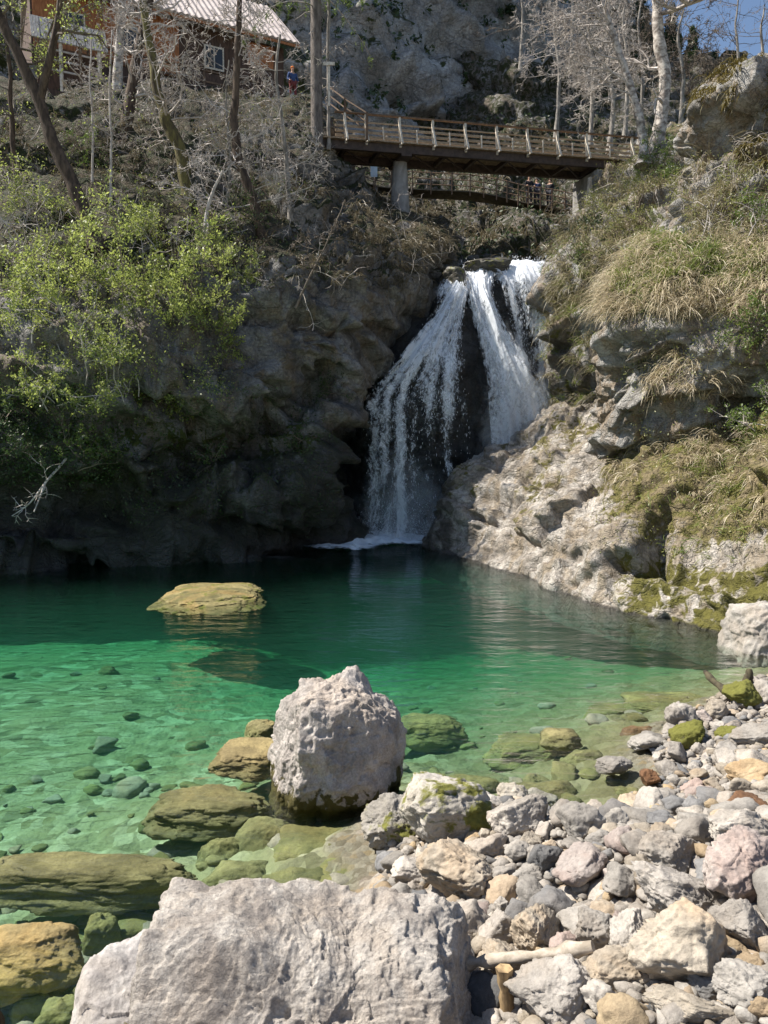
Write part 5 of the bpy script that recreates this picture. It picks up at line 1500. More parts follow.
# ------------------------------------------------------------------ vegetation
LEAF_BRIGHT = leaf_mat('spring_leaves', (0.14, 0.19, 0.04), (0.43, 0.48, 0.13), 0.55, 1.2)
LEAF_MID = leaf_mat('mid_green_leaves', (0.06, 0.11, 0.02), (0.16, 0.22, 0.045), 0.45, 2.0)
LEAF_DARK = leaf_mat('ivy_leaves', (0.025, 0.05, 0.014), (0.07, 0.12, 0.03), 0.35, 2.0)
LEAF_OLIVE = leaf_mat('olive_shrub_leaves', (0.12, 0.14, 0.04), (0.30, 0.31, 0.09), 0.45, 2.0)
NEEDLE = leaf_mat('spruce_needles', (0.02, 0.04, 0.014), (0.06, 0.095, 0.03), 0.25, 1.0)
NEEDLE_LT = leaf_mat('sunlit_evergreen', (0.06, 0.10, 0.02), (0.17, 0.23, 0.05), 0.35, 2.0)  # a lighter green than the spruce needles
DRYGRASS = leaf_mat('dry_grass', (0.26, 0.21, 0.13), (0.66, 0.57, 0.40), 0.35, 5.0)
DULLGRASS = leaf_mat('dull_dead_grass', (0.12, 0.115, 0.055), (0.33, 0.28, 0.17), 0.3, 3.0)
DARKGRASS = leaf_mat('brown_dead_grass', (0.075, 0.065, 0.035), (0.20, 0.165, 0.105), 0.3, 3.0)
GREENGRASS = leaf_mat('fresh_grass', (0.10, 0.15, 0.03), (0.26, 0.30, 0.075), 0.4, 1.5)
HANGMOSS = leaf_mat('hanging_moss', (0.055, 0.045, 0.012), (0.17, 0.13, 0.025), 0.25, 3.0)

def unit(v):
    return v / (np.linalg.norm(v, axis=-1, keepdims=True) + 1e-9)

def terr(sheet, px, py):
    """the surface point of a rock sheet seen nearest to a photo position"""
    P, N, x, y = SHEETS[sheet]
    i = int(np.argmin((x - px) ** 2 + (y - py) ** 2 + 0.4 * (P[:, 1] - P[:, 1].min())))
    return P[i].copy(), N[i].copy()

def pick(sheet, n, box, r, minz=-1.0, front=True):
    P, N, x, y = SHEETS[sheet]
    m = (x > box[0]) & (x < box[2]) & (y > box[1]) & (y < box[3]) & (N[:, 2] > minz)
    if front:
        m &= ((np.array([0, 0, H]) - P) * N).sum(1) > 0
    i = np.nonzero(m)[0]
    if len(i) == 0:
        return np.zeros((0, 3)), np.zeros((0, 3))
    # even out: weigh by distance squared, since far vertices crowd in the picture
    i = r.choice(i, n)
    return P[i] + r.normal(0, 0.02, (n, 3)), N[i]

def tubes(mb, P, R, k):
    """many tubes at once: P (m, n, 3), R (m, n)"""
    m, n = P.shape[:2]
    T = unit(np.gradient(P, axis=1))
    A = unit(np.cross(T, np.array([0.31, 0.57, 0.76])))
    B = np.cross(T, A)
    a = np.arange(k) * 2 * math.pi / k
    v = P[:, :, None] + R[:, :, None, None] * (np.cos(a)[:, None] * A[:, :, None] + np.sin(a)[:, None] * B[:, :, None])
    i = np.arange(n - 1)[:, None] * k
    j = np.arange(k)[None]
    j2 = (j + 1) % k
    f = np.stack([i + j, i + j2, i + k + j2, i + k + j], -1).reshape(-1, 4)
    mb.add(v.reshape(-1, 3), (np.arange(m)[:, None, None] * (n * k) + f[None]).reshape(-1, 4))

def grow(mb, tips, p, d, L, rad, lvl, r, sp):
    """all the branches of one level at a time, forking down to twigs"""
    p = np.atleast_2d(np.asarray(p, float))
    d = unit(np.atleast_2d(np.asarray(d, float)))
    m = len(p)
    L = np.broadcast_to(np.asarray(L, float), (m,)).copy()
    rad = np.broadcast_to(np.asarray(rad, float), (m,)).copy()
    while True:
        m = len(p)
        n = 6 if lvl > 0 else 4
        pts = [p]
        for i in range(n):
            d = unit(d + r.normal(0, sp['gnarl'], (m, 3)) + np.array([0, 0, sp['up'] * (1 - 0.3 * i)]))
            pts.append(pts[-1] + d * (L / n)[:, None])
        P = np.stack(pts, 1)
        R = rad[:, None] * np.linspace(1, 0.35, n + 1)
        big = rad > 0.03
        if big.any(): tubes(mb, P[big], R[big], 5)
        if (~big).any(): tubes(mb, P[~big], R[~big], 3)
        if lvl == 0:
            tips.extend(P[:, -1]); tips.extend(P[:, 2])
            return
        k = sp['kids'][lvl - 1]
        own = np.repeat(np.arange(m), np.maximum((k * r.uniform(.7, 1.3, m) + .5).astype(int), 1))
        c = len(own)
        t = r.uniform(0.2, 0.999, c)
        i = (t * n).astype(int)
        q = P[own, i] + (P[own, i + 1] - P[own, i]) * (t * n - i)[:, None]
        a = unit(P[own, i + 1] - P[own, i])
        w = unit(np.cross(a, r.normal(0, 1, (c, 3))))
        ang = np.radians(r.uniform(28, 68, c))[:, None]
        p, d = q, a * np.cos(ang) + w * np.sin(ang)
        L = L[own] * sp['ratio'] * r.uniform(.6, 1.1, c) * (1.1 - .4 * t)
        rad = np.maximum(rad[own] * (1 - .6 * t) * 0.55, sp['rmin'])
        lvl -= 1

def leaves_at(mb, tips, n, spread, size, r, droop=0.0):
    T = np.array(tips)
    c = T[r.integers(0, len(T), n)] + r.normal(0, spread, (n, 3))
    ax = unit(r.normal(0, 1, (n, 3)) + np.array([0, 0, -droop]))
    ay = unit(np.cross(ax, r.normal(0, 1, (n, 3))))
    s = size * r.uniform(.45, 1.5, (n, 1))
    mb.quads(c, ax * s, ay * s * 0.75)

def tree(name, label, trunk, r0, r1, bark, limbs, sp, seed, twig=TWIG, leafn=0, leafm=None, leafs=0.035, group=None, cat='tree', tmin=0.25, limbL=2.0, limbdir=None, extra=()):
    """trunk: list of world points; limbs leave it above TMIN and fork down to twigs"""
    r = np.random.default_rng(seed)
    T = np.array(trunk)
    S = cr(T, np.linspace(0, len(T) - 1, 8 * len(T)))
    S = S + 0.03 * np.stack([fbm(S * 1.3 + i * 7, 3, seed=seed + i) for i in range(3)], 1)
    root = thing(name, label, cat, tuple(T[0]), group)
    mb = MB()
    rads = np.linspace(r0, r1, len(S)) * (1 + 0.10 * fbm(S * 2.0, 2, seed=seed))
    rads[:4] *= np.linspace(1.5, 1.05, 4)
    mb.tube(S, rads, 10)
    for path, a, b in extra:
        E = cr(np.array(path), np.linspace(0, len(path) - 1, 6 * len(path)))
        mb.tube(E, np.linspace(a, b, len(E)), 8)
    part('trunk', mb, bark, root, True)
    mb, tips, buds = MB(), [], []
    for k in range(limbs):
        t = r.uniform(tmin, 1.0)
        pool = [S] + [cr(np.array(e[0]), np.linspace(0, len(e[0]) - 1, 20)) for e in extra]
        Q = pool[r.integers(0, len(pool))]
        i = int(t * (len(Q) - 2))
        a = unit(Q[i + 1] - Q[i])
        if limbdir is None:
            az = r.uniform(0, 6.28)
            d = np.array([math.cos(az), math.sin(az) * .8, r.uniform(-.1, .7)])
        else:
            d = np.array(limbdir) + r.normal(0, .45, 3)
        buds.append((Q[i], d, limbL * r.uniform(.6, 1.25) * (1.15 - .4 * t), max(r1 * r.uniform(.25, .5), .018)))
    grow(mb, tips, *[np.array(b) for b in zip(*buds)], sp['lv'], r, sp)
    part('branches', mb, twig, root)
    if leafn:
        mb = MB()
        leaves_at(mb, tips, leafn, 0.10, leafs, r)
        part('leaves', mb, leafm, root)
    return root, tips
SP_TWIGGY = dict(gnarl=0.26, up=0.03, kids=(5, 5, 5), ratio=0.55, rmin=0.009, lv=3)
SP_CURVY = dict(gnarl=0.34, up=0.0, kids=(4, 4, 4), ratio=0.6, rmin=0.011, lv=3)
SP_FAR = dict(gnarl=0.2, up=0.07, kids=(4, 5, 5), ratio=0.5, rmin=0.015, lv=3)
SP_ARCH = dict(gnarl=0.16, up=-0.05, kids=(5, 5, 5), ratio=0.55, rmin=0.012, lv=3)

def line(pts, Y0, Y1):
    n = len(pts)
    return [pt(x, y, Y0 + (Y1 - Y0) * i / (n - 1)) for i, (x, y) in enumerate(pts)]
def rooted(sheet, pts, Y1d=0.0):
    b, _ = terr(sheet, *pts[0])
    return [b - [0, 0, .25]] + line(pts, b[1], b[1] + Y1d)[1:]

GSL = 'bare trees on the shaded slope below the house'
t1 = rooted('cliff_left', [(98, 243), (76, 192), (53, 141), (38, 97), (18, 55), (-6, 5), (-25, -40)])
y1 = t1[0][1]
tree('leaning_tree', 'dark leaning trunk forking in two, sprouting pale new leaves beside the yellow-green bushes', t1, 0.24, 0.12, BARK, 11, SP_TWIGGY, 21, TWIGDK, 1500, LEAF_BRIGHT, 0.045, GSL, tmin=0.5, limbL=1.7,
     extra=[([pt(40, 100, y1), pt(49, 62, y1 - .2), pt(58, 20, y1 - .3), pt(63, -30, y1 - .4)], 0.13, 0.08)])
tree('mossy_tree', 'crooked moss-covered tree with long curling bare grey branches before the timber house', rooted('cliff_left', [(190, 196), (180, 150), (167, 122), (158, 95), (153, 60), (146, 25), (140, -20), (138, -70)]), 0.24, 0.10, BARKMOSS, 24, SP_CURVY, 22, TWIG, 0, None, 0, GSL, tmin=0.2, limbL=2.7)
tree('bare_tree', 'multi-branched bare tree with pale grey twigs between timber house and signpost', rooted('cliff_left', [(264, 236), (253, 200), (239, 160), (234, 120), (237, 70), (239, 20), (241, -30), (240, -80)]), 0.19, 0.06, BARK, 30, SP_CURVY, 23, TWIG, 0, None, 0, GSL, tmin=0.12, limbL=2.4)
tree('bare_tree', 'pale straight trunk standing directly in front of the orange boards of the house', line([(116, 112), (118, 70), (121, 25), (123, -40)], 38.0, 38.0), 0.24, 0.17, BIRCHBARK, 8, SP_TWIGGY, 24, TWIG, 0, None, 0, GSL, tmin=0.3, limbL=2.2)
tree('bare_tree', 'dark thick slanting trunk just in front of the pale straight trunk', line([(122, 150), (130, 100), (137, 60), (147, 10), (155, -40)], 31.5, 32.5), 0.25, 0.16, BARK, 14, SP_TWIGGY, 25, TWIG, 0, None, 0, GSL, tmin=0.2, limbL=2.4)
tree('sapling', 'thin upright sapling rising between the leaning tree and the mossy tree', rooted('cliff_left', [(110, 205), (111, 140), (110, 80), (112, 30)]), 0.05, 0.02, TWIG, 9, SP_TWIGGY, 26, TWIG, 150, LEAF_BRIGHT, 0.04, GSL, limbL=1.0)
tree('sapling', 'slender bare sapling standing to the side of the leaning trunk near the shed', rooted('cliff_left', [(92, 180), (93, 130), (90, 80), (92, 35)]), 0.045, 0.02, TWIG, 9, SP_TWIGGY, 27, TWIG, 0, None, 0, GSL, limbL=1.0)
tree('sapling', 'slim grey bare tree with twisting side shoots at the middle of the slope', rooted('cliff_left', [(226, 210), (230, 160), (226, 110), (229, 60)]), 0.06, 0.025, BARKGREY, 14, SP_CURVY, 28, TWIG, 0, None, 0, GSL, limbL=1.5, tmin=.1)
tree('bare_tree', 'low spreading bare shrub-tree with white sunlit twigs below the mossy tree', rooted('cliff_left', [(205, 245), (206, 215), (214, 190), (222, 170)]), 0.08, 0.03, TWIG, 16, SP_CURVY, 29, TWIG, 0, None, 0, GSL, limbL=1.9, tmin=.1)
tree('bare_tree', 'grey bare tree with downward hooked branches next to the spruce trunk', rooted('cliff_left', [(292, 215), (286, 165), (282, 120), (276, 75), (280, 35)]), 0.10, 0.04, BARKGREY, 18, SP_CURVY, 30, TWIG, 0, None, 0, GSL, limbL=1.9, tmin=.15)
tree('bare_tree', 'bare tree at the margin with a haze of fine twigs below the shed', rooted('cliff_left', [(18, 190), (12, 130), (10, 70), (4, 10)]), 0.11, 0.05, BARK, 16, SP_TWIGGY, 31, TWIGDK, 900, LEAF_BRIGHT, 0.04, GSL, limbL=2.0)
tree('sapling', 'thin leaning sapling rooted on the cliff brow over the cave', rooted('cliff_left', [(296, 300), (316, 265), (330, 235), (345, 200)]), 0.035, 0.015, TWIGDK, 8, SP_TWIGGY, 32, TWIGDK, 0, None, 0, GSL, limbL=0.9)

# tall spruce by the signpost, drooping sprays of needles
def needles(mb, path, r, n, size, fall):
    """drooping sprays of needles hung along a branch"""
    i = r.integers(1, len(path), n)
    c = path[i] + r.normal(0, 0.07, (n, 3)) - np.array([0, 0, 1]) * np.abs(r.normal(0, fall, (n, 1)))
    ax = unit(r.normal(0, .7, (n, 3)) + np.array([0, 0, -.8]))
    ay = unit(np.cross(ax, r.normal(0, 1, (n, 3))))
    mb.quads(c, ax * size * r.uniform(.7, 1.5, (n, 1)), ay * size * 0.32)
def conifer(label, base, h, rad, seed, mat=NEEDLE, start=0.12, dens=26, size=0.16, group=None, name='spruce_tree', rt=None, whorls=None):
    r = np.random.default_rng(seed)
    base = np.array(base, float)
    root = thing(name, label, 'tree', tuple(base), group)
    mb = MB()
    rt = rt or h * 0.013
    mb.tube([base + [0, 0, h * t] for t in np.linspace(-0.03, 1, 8)], np.linspace(rt, 0.02, 8), 8)
    part('trunk', mb, SPRUCEBARK, root, True)
    mb, nb = MB(), MB()
    wh = whorls or int(h * 2.2)
    for w in range(wh):
        t = start + (1 - start) * w / wh
        L = rad * (1 - t) ** 0.85 * 1.05 + 0.12
        for k in range(6):
            az = r.uniform(0, 6.28)
            l = L * r.uniform(.55, 1.15)
            q = np.linspace(0, 1, 6)[:, None]
            d = np.array([math.cos(az), math.sin(az), 0])
            p = base + [0, 0, h * t + r.normal(0, .1)] + d * l * q + np.array([0, 0, 1]) * (0.10 * l * q - 0.42 * l * q ** 2)
            mb.tube(p, np.linspace(0.03, 0.008, 6), 3, False)
            needles(nb, p, r, int(dens * l / rad * 2) + 5, size, 0.12)
    part('branches', mb, SPRUCEBARK, root)
    part('needles', nb, mat, root)
    return root
sb = pt(317, 158, 35.2)
r = np.random.default_rng(77)
root = thing('spruce_tree', 'tall straight spruce trunk at the bridge end with drooping green sprays high up', 'tree', tuple(sb))
mb = MB(); mb.tube([sb + [0.0, 0, z] for z in np.linspace(-1.5, 22, 16)], np.linspace(0.29, 0.13, 16), 12); part('trunk', mb, SPRUCEBARK, root, True)
mb, nb = MB(), MB()
for k in range(95):
    z = r.uniform(1.2, 21) if k < 30 else r.uniform(6.5, 21)
    az = r.uniform(0, 6.28)
    dead = z < 6.2
    l = r.uniform(.5, 1.3) if dead else r.uniform(1.4, 3.6)
    d = np.array([math.cos(az), math.sin(az), 0])
    q = np.linspace(0, 1, 7)[:, None]
    p = sb + [0, 0, z] + d * l * q + np.array([0, 0, 1]) * (0.05 * l * q - 0.5 * l * q ** 2) + np.cumsum(r.normal(0, .02, (7, 3)), 0)
    mb.tube(p, np.linspace(0.022 if dead else 0.035, 0.008, 7), 4, False)
    if not dead:
        needles(nb, p, r, 130, 0.10, 0.25)
part('branches', mb, TWIG, root); part('needles', nb, NEEDLE_LT, root)
tree('dead_tree', 'thin pale dead stem right beside the spruce trunk', line([(328, 150), (329, 100), (328, 40), (330, -30)], 35.8, 35.8), 0.085, 0.06, BARKGREY, 8, SP_TWIGGY, 36, TWIG, 0, None, 0, None, limbL=1.0)

# pale birches at the far bridge end
bb, _ = terr('slope_right', 655, 158)
Yb = bb[1]
tree('birch_tree', 'thick pale-barked birch with a forked top at the far end of the footbridge', [bb - [0, 0, .3]] + line([(657, 140), (663, 110), (665, 75), (659, 42), (657, 5), (655, -50)], Yb, Yb)[0:], 0.34, 0.21, BIRCHBARK, 15, SP_TWIGGY, 41, TWIG, 0, None, 0, 'birches at the bridge end', limbL=2.6, tmin=0.35,
     extra=[([pt(659, 14, Yb), pt(675, 10, Yb - .4), pt(690, 3, Yb - .8), pt(712, -8, Yb - 1.2)], 0.11, 0.05)])
b2, _ = terr('slope_right', 643, 160)
tree('birch_tree', 'thinner crooked birch bending away from the thick birch, with arching twigs', [b2 - [0, 0, .3]] + line([(644, 142), (637, 110), (627, 76), (618, 50), (606, 14), (598, -25)], b2[1] + .3, b2[1] + .3), 0.22, 0.10, BIRCHBARK, 22, SP_ARCH, 42, TWIG, 0, None, 0, 'birches at the bridge end', limbL=3.4, tmin=0.4, limbdir=(-0.9, 0.1, 0.35))

# bare wood on the far side of the gorge
far_lab = ['grey bare tree arching over the middle of the footbridge', 'bare tree with silvery twigs behind the crooked birch', 'tall bare tree between the two birches on the far slope', 'bare tree with brown twigs behind the thick birch', 'slim bare tree high on the far rock wall', 'bare tree against the dark rocks at the top of the gorge', 'twiggy bare tree beyond the bridge end, nearest the sky', 'bare tree low on the far slope just over the bridge railing', 'pale bare tree on the brow below the patch of sky']
for i, (px, py, ptop, Yd, sp) in enumerate([(556, 128, -10, 56, SP_ARCH), (590, 135, -20, 50, SP_ARCH), (625, 125, -15, 54, SP_FAR), (680, 120, 10, 52, SP_FAR), (520, 60, -60, 66, SP_FAR), (570, 60, -60, 68, SP_FAR), (690, 122, 75, 56, SP_FAR), (610, 140, 40, 46, SP_ARCH), (640, 128, -8, 58, SP_FAR)]):
    tree('bare_tree', far_lab[i], line([(px, py + 14), (px + 3, py * .6 + ptop * .4), (px - 2, py * .25 + ptop * .75), (px + 4, ptop)], Yd, Yd), 0.16, 0.05, BARKGREY, 22, sp, 60 + i, TWIG if i in (0, 1, 2, 7) else TWIGDK, 0, None, 0, 'bare trees on the far side of the gorge', limbL=3.2, tmin=0.25)
sky_lab = ['leafless tree standing alone against the blue sky', 'reddish bare tree on the skyline above the grey rock face']
for i, (px, py, ptop, Yd) in enumerate([(737, 100, -8, 44), (762, 80, 8, 40)]):
    tree('bare_tree', sky_lab[i], line([(px, py + 20), (px + 1, py * .6 + ptop * .4), (px - 1, py * .3 + ptop * .7), (px + 2, ptop)], Yd, Yd), 0.10, 0.03, BARKGREY, 9, dict(SP_FAR, lv=2, rmin=0.008), 80 + i, TWIGDK, 0, None, 0, 'bare trees on the skyline', limbL=2.0, tmin=0.3)
cg = 'dark conifers on the far slope'
con = [(690, 122, 24, 78, 'dark conifer with the tallest tip below the patch of sky'), (713, 124, 50, 82, 'shorter conifer on the skyline next to the tallest one'), (668, 118, 0, 82, 'dark conifer rising behind the thick birch'), (640, 112, -15, 84, 'conifer behind the crooked birch on the far slope'),
       (604, 70, -40, 84, 'conifer high on the far wall above the bridge'), (745, 122, 66, 84, 'little conifer on the skyline behind the leafless tree'), (500, 20, -60, 76, 'conifer at the top of the dark rock wall over the bridge')]
for i, (px, py, ptop, Yd, lab) in enumerate(con):
    b, t = pt(px, py, Yd), pt(px, ptop, Yd)
    h = t[2] - b[2]
    conifer(lab, b, h, h * 0.22, 90 + i, NEEDLE, 0.1, 34, 0.26, cg, 'conifer', whorls=22)

# shrubs -------------------------------------------------------------------
def shrub(label, p, rad, seed, leafm, leafn, leafs=0.035, stems=9, wood=TWIGDK, name='bush', group=None, flatten=1.0, hang=0.0, lean=(0, -0.35, 0.8), sp=None):
    r = np.random.default_rng(seed)
    p = np.array(p, float)
    root = thing(name, label, 'bush', tuple(p), group)
    mb, tips = MB(), []
    sp = sp or dict(gnarl=0.24, up=0.02 - hang * .12, kids=(4, 5), ratio=0.55, rmin=0.006, lv=2)
    grow(mb, tips, p + r.normal(0, rad * .18, (stems, 3)), np.array(lean) + r.normal(0, .75, (stems, 3)) * np.array([1.1, .8, .8 * flatten]), rad * r.uniform(.65, 1.25, stems), 0.018, sp['lv'], r, sp)
    part('stems', mb, wood, root)
    if leafn:
        mb = MB()
        leaves_at(mb, tips, leafn, rad * 0.042, leafs, r, hang)
        part('leaves', mb, leafm, root)
    return root
GB = 'yellow-green bushes on the left cliff'
for i, (px, py, rad, n, lab) in enumerate([
    (118, 305, 2.2, 5200, 'largest yellow-green bush spilling over the cliff edge below the leaning trunk'),
    (62, 330, 1.7, 3400, 'yellow-green bush on the outer side of the largest bush'),
    (178, 318, 1.7, 3600, 'yellow-green bush between the largest bush and the bare overhang'),
    (110, 392, 1.6, 3400, 'pale green bush hanging lowest down the cliff face'),
    (212, 345, 1.1, 1900, 'small green bush at the tip of the rock overhang'),
    (152, 250, 1.5, 2600, 'bright bush right at the foot of the leaning trunk'),
    (222, 275, 1.2, 1900, 'light green bush on the sunny brow above the overhang'),
    (30, 215, 1.5, 2000, 'sparse pale bush below the shed'),
    (10, 300, 1.1, 1500, 'yellow-green bush at the outer edge of the cliff'),
    (250, 290, 0.7, 900, 'tuft of bright leaves at the end of the sunny brow'),
    (165, 400, 1.1, 1900, 'greyish green bush hanging over the dark hollow below the largest bush'),
    (60, 405, 1.3, 2300, 'drooping pale bush next to the lowest hanging bush'),
    (75, 265, 1.3, 1700, 'thin yellow-green bush among brown brushwood beside the leaning trunk')]):
    p, nn = terr('cliff_left', px, py)
    shrub(lab, p, rad, 110 + i, LEAF_BRIGHT, n, 0.043, 12, TWIG if i % 2 else TWIGDK, group=GB, hang=0.4 if py > 300 else 0)
for i, (px, py, rad, n, m, lab) in enumerate([
    (95, 165, 1.0, 1300, LEAF_MID, 'feathery green bush standing behind the leaning trunk'),
    (245, 225, 1.1, 900, LEAF_DARK, 'dark shrub in the shade at the foot of the multi-branched tree'),
    (30, 410, 1.1, 1900, LEAF_DARK, 'dark ivy-like bush low on the outer cliff'),
    (85, 455, 0.9, 1500, LEAF_MID, 'green leafy clump above the dead hanging branch'),
    (18, 450, 0.8, 1100, LEAF_DARK, 'shaded leafy clump near the water at the outer cliff'),
    (215, 460, 0.6, 700, LEAF_DARK, 'small green plant growing in the cave under the overhang'),
    (300, 445, 0.7, 800, LEAF_DARK, 'ferny clump on the mossy bulge beside the falls'),
    (330, 390, 0.6, 500, LEAF_DARK, 'small dark clump below the cliff brow by the waterfall')]):
    p, nn = terr('cliff_left', px, py)
    shrub(lab, p, rad, 140 + i, m, n, 0.035, 9, TWIGDK, group='green shrubs in the shade of the cliff', hang=0.3)
GR = 'shrubs on the slope under the bridge end'
for i, (sheet, px, py, rad, n, m, lab) in enumerate([
    ('slope_right', 652, 172, 1.25, 3200, NEEDLE_LT, 'bright evergreen bush at the foot of the thick birch'),
    ('slope_right', 693, 165, 1.2, 3000, NEEDLE_LT, 'evergreen bush between the thick birch and the grey rock face'),
    ('slope_right', 668, 190, 1.0, 2200, LEAF_MID, 'green bush just below the two evergreen bushes'),
    ('slope_right', 622, 198, 1.3, 1900, LEAF_OLIVE, 'olive twiggy shrub under the far bridge end'),
    ('slope_right', 640, 225, 1.3, 2000, LEAF_OLIVE, 'olive shrub in the middle of the slope above the grass mound'),
    ('slope_right', 600, 215, 0.9, 900, LEAF_OLIVE, 'thin shrub next to the concrete abutment'),
    ('slope_right', 588, 232, 0.7, 1500, NEEDLE, 'small dark evergreen shrub beside the abutment, over the falls'),
    ('slope_right', 676, 228, 1.2, 1500, LEAF_OLIVE, 'dry olive shrub below the grey rock face'),
    ('slope_right', 575, 262, 0.7, 700, LEAF_MID, 'small green shrub on the rock shoulder beside the falls'),
    ('bluff', 735, 200, 1.0, 1100, LEAF_OLIVE, 'shrub with hanging brown stems on the grey rock face'),
    ('bluff', 715, 232, 0.9, 900, LEAF_OLIVE, 'brown-green shrub behind the crest of the grass mound'),
    ('bluff', 768, 240, 1.1, 2600, LEAF_MID, 'green bush at the margin above the grass mound'),
    ('bluff', 772, 340, 1.2, 3200, NEEDLE_LT, 'light evergreen bush at the margin beside the overhang'),
    ('worn_rock', 775, 425, 0.9, 2200, NEEDLE_LT, 'drooping evergreen bush at the margin below the overhang'),
    ('bluff', 762, 110, 0.8, 500, LEAF_OLIVE, 'ragged shrub on the brow of the grey rock face')]):
    p, nn = terr(sheet, px, py)
    shrub(lab, p, rad, 170 + i, m, n, 0.033, 10, TWIG if i % 2 else TWIGDK, group=GR, hang=0.2)

# hanging dead branch over the water on the left
p, nn = terr('cliff_left', 82, 430)
A = p + nn * .3
Bp, Cp, Dp = pt(46, 482, A[1] - 1.0), pt(12, 516, A[1] - 1.4), pt(34, 512, A[1] - 1.5)
mb = MB()
S = cr(np.array([A, A * .5 + Bp * .5 + [-.05, 0, -.1], Bp, Dp * .4 + Bp * .6, Dp]), np.linspace(0, 4, 26)); mb.tube(S, np.linspace(.045, .015, 26), 6)
S = cr(np.array([Bp, Bp * .5 + Cp * .5 + [0, 0, -.12], Cp]), np.linspace(0, 2, 14)); mb.tube(S, np.linspace(.03, .012, 14), 5)
rr = np.random.default_rng(3); tips = []
for k in range(9):
    grow(mb, tips, S[rr.integers(0, 10)], np.array([rr.normal(.2, .6), rr.normal(-.2, .4), rr.normal(-.1, .6)]), rr.uniform(.4, .9), .014, 1, rr, dict(SP_CURVY, kids=(3,), lv=1))
tag(link('dead_branch', mb.mesh('dead_branch', TWIG, True, A), loc=tuple(A)), 'bleached dead branch hanging from the cliff just above the water', 'branch')

# grass ---------------------------------------------------------------------
def grass(name, label, mat, sites, seed, length=(0.3, 0.8), width=0.012, droop=1.0, up=0.35):
    """blades of three bent segments that hang from where they are rooted"""
    r = np.random.default_rng(seed)
    P, N = np.vstack([s[0] for s in sites]), np.vstack([s[1] for s in sites])
    n = len(P)
    L = length[0] * 0.5 + (length[1] - length[0] * 0.5) * r.random((n, 1)) ** 1.6 * 1.25
    L = L * (0.75 + 0.5 * np.clip(fbm(P * 0.9, 2, seed=seed)[:, None] + .3, 0, 1))
    out = N * [1, 1, 0.3] + r.normal(0, .5, (n, 3)) + np.stack([fbm(P * 1.4 + i * 9, 2, seed=seed + i) for i in range(3)], 1) * .8
    d = unit(out + np.array([0, 0, up]))
    pts = [P]
    for k in range(4):
        pts.append(pts[-1] + d * L / 4)
        d = unit(d + np.array([0, 0, -0.55 * droop]) + r.normal(0, .13, (n, 3)))
    side = unit(np.cross(d, r.normal(0, 1, (n, 3))))
    W = [width, width * .9, width * .75, width * .5, width * .12]
    v = np.stack([q for p, w in zip(pts, W) for q in (p - side * w, p + side * w)], 1)      # n,10,3
    f = np.array([[2 * k, 2 * k + 1, 2 * k + 3, 2 * k + 2] for k in range(4)])
    mb = MB()
    mb.add(v.reshape(-1, 3), (np.arange(n)[:, None, None] * 10 + f[None]).reshape(-1, 4))
    return tag(link(name, mb.mesh(name, mat, True)), label, 'grass', kind='stuff')
r = np.random.default_rng(5)
def clumped(sheet, n, box, minz=-1.0, per=16, spread=0.10):
    c, N = pick(sheet, max(n // per, 1), box, r, minz)
    return np.repeat(c, per, 0) + r.normal(0, spread, (len(c) * per, 3)) * [1, .7, .4], np.repeat(N, per, 0)
grass('dry_grass', 'straw-coloured grass hanging like a fringe from the mound on the right', DRYGRASS,
      [clumped('bluff', 13000, (606, 238, 800, 318), -0.2), clumped('bluff', 1000, (640, 350, 760, 400), 0.15, 30, .06)], 1, (0.25, 0.75), 0.011)
grass('fresh_grass', 'short green grass on top of the mound', GREENGRASS, [clumped('bluff', 11000, (615, 232, 760, 295), 0.2), clumped('worn_rock', 1200, (640, 425, 770, 560), 0.25), clumped('slope_right', 2500, (545, 270, 600, 400), 0.1)], 2, (0.12, 0.35), 0.010, 0.5, 0.8)
grass('dry_grass', 'tufts of dry grass hanging among the rocks below the overhang', DRYGRASS,
      [clumped('worn_rock', 1800, (620, 410, 720, 480), 0.1, 24, .08), clumped('worn_rock', 1300, (690, 420, 790, 540), 0.0, 24, .08)], 3, (0.25, 0.65), 0.010)
grass('dry_grass', 'dull dry grass and brush on the slope under the bridge end', DULLGRASS,
      [clumped('slope_right', 15000, (555, 160, 740, 270), -0.2), clumped('bluff', 2600, (690, 190, 790, 245), 0.0), clumped('bluff', 900, (690, 100, 790, 190), 0.3, 30, .08), clumped('slope_right', 2500, (548, 270, 600, 400), 0.0)], 4, (0.3, 0.9), 0.013)
grass('dead_grass', 'greyish dead grass on the shaded knoll below the pier', DARKGRASS, [clumped('cliff_left', 9000, (335, 195, 450, 290), -0.2)], 5, (0.25, 0.7), 0.014)
grass('dead_grass', 'brown grass and litter on the slope below the house', DARKGRASS, [clumped('cliff_left', 14000, (-30, 90, 340, 300), 0.0)], 6, (0.2, 0.6), 0.014)
grass('ravine_grass', 'dark grass and scrub covering the ravine sides under the bridge', DARKGRASS, [clumped('ravine', 12000, (330, 120, 620, 262), 0.0)], 7, (0.4, 1.2), 0.03)
grass('hanging_moss', 'brown and yellow moss draped over the top edge of the grey rock face', HANGMOSS,
      [clumped('bluff', 5200, (700, 55, 800, 112), -0.6, 30, 0.12), clumped('bluff', 1500, (740, 135, 800, 165), -0.5, 30, 0.1)], 8, (0.15, 0.5), 0.016, 1.4, 0.0)
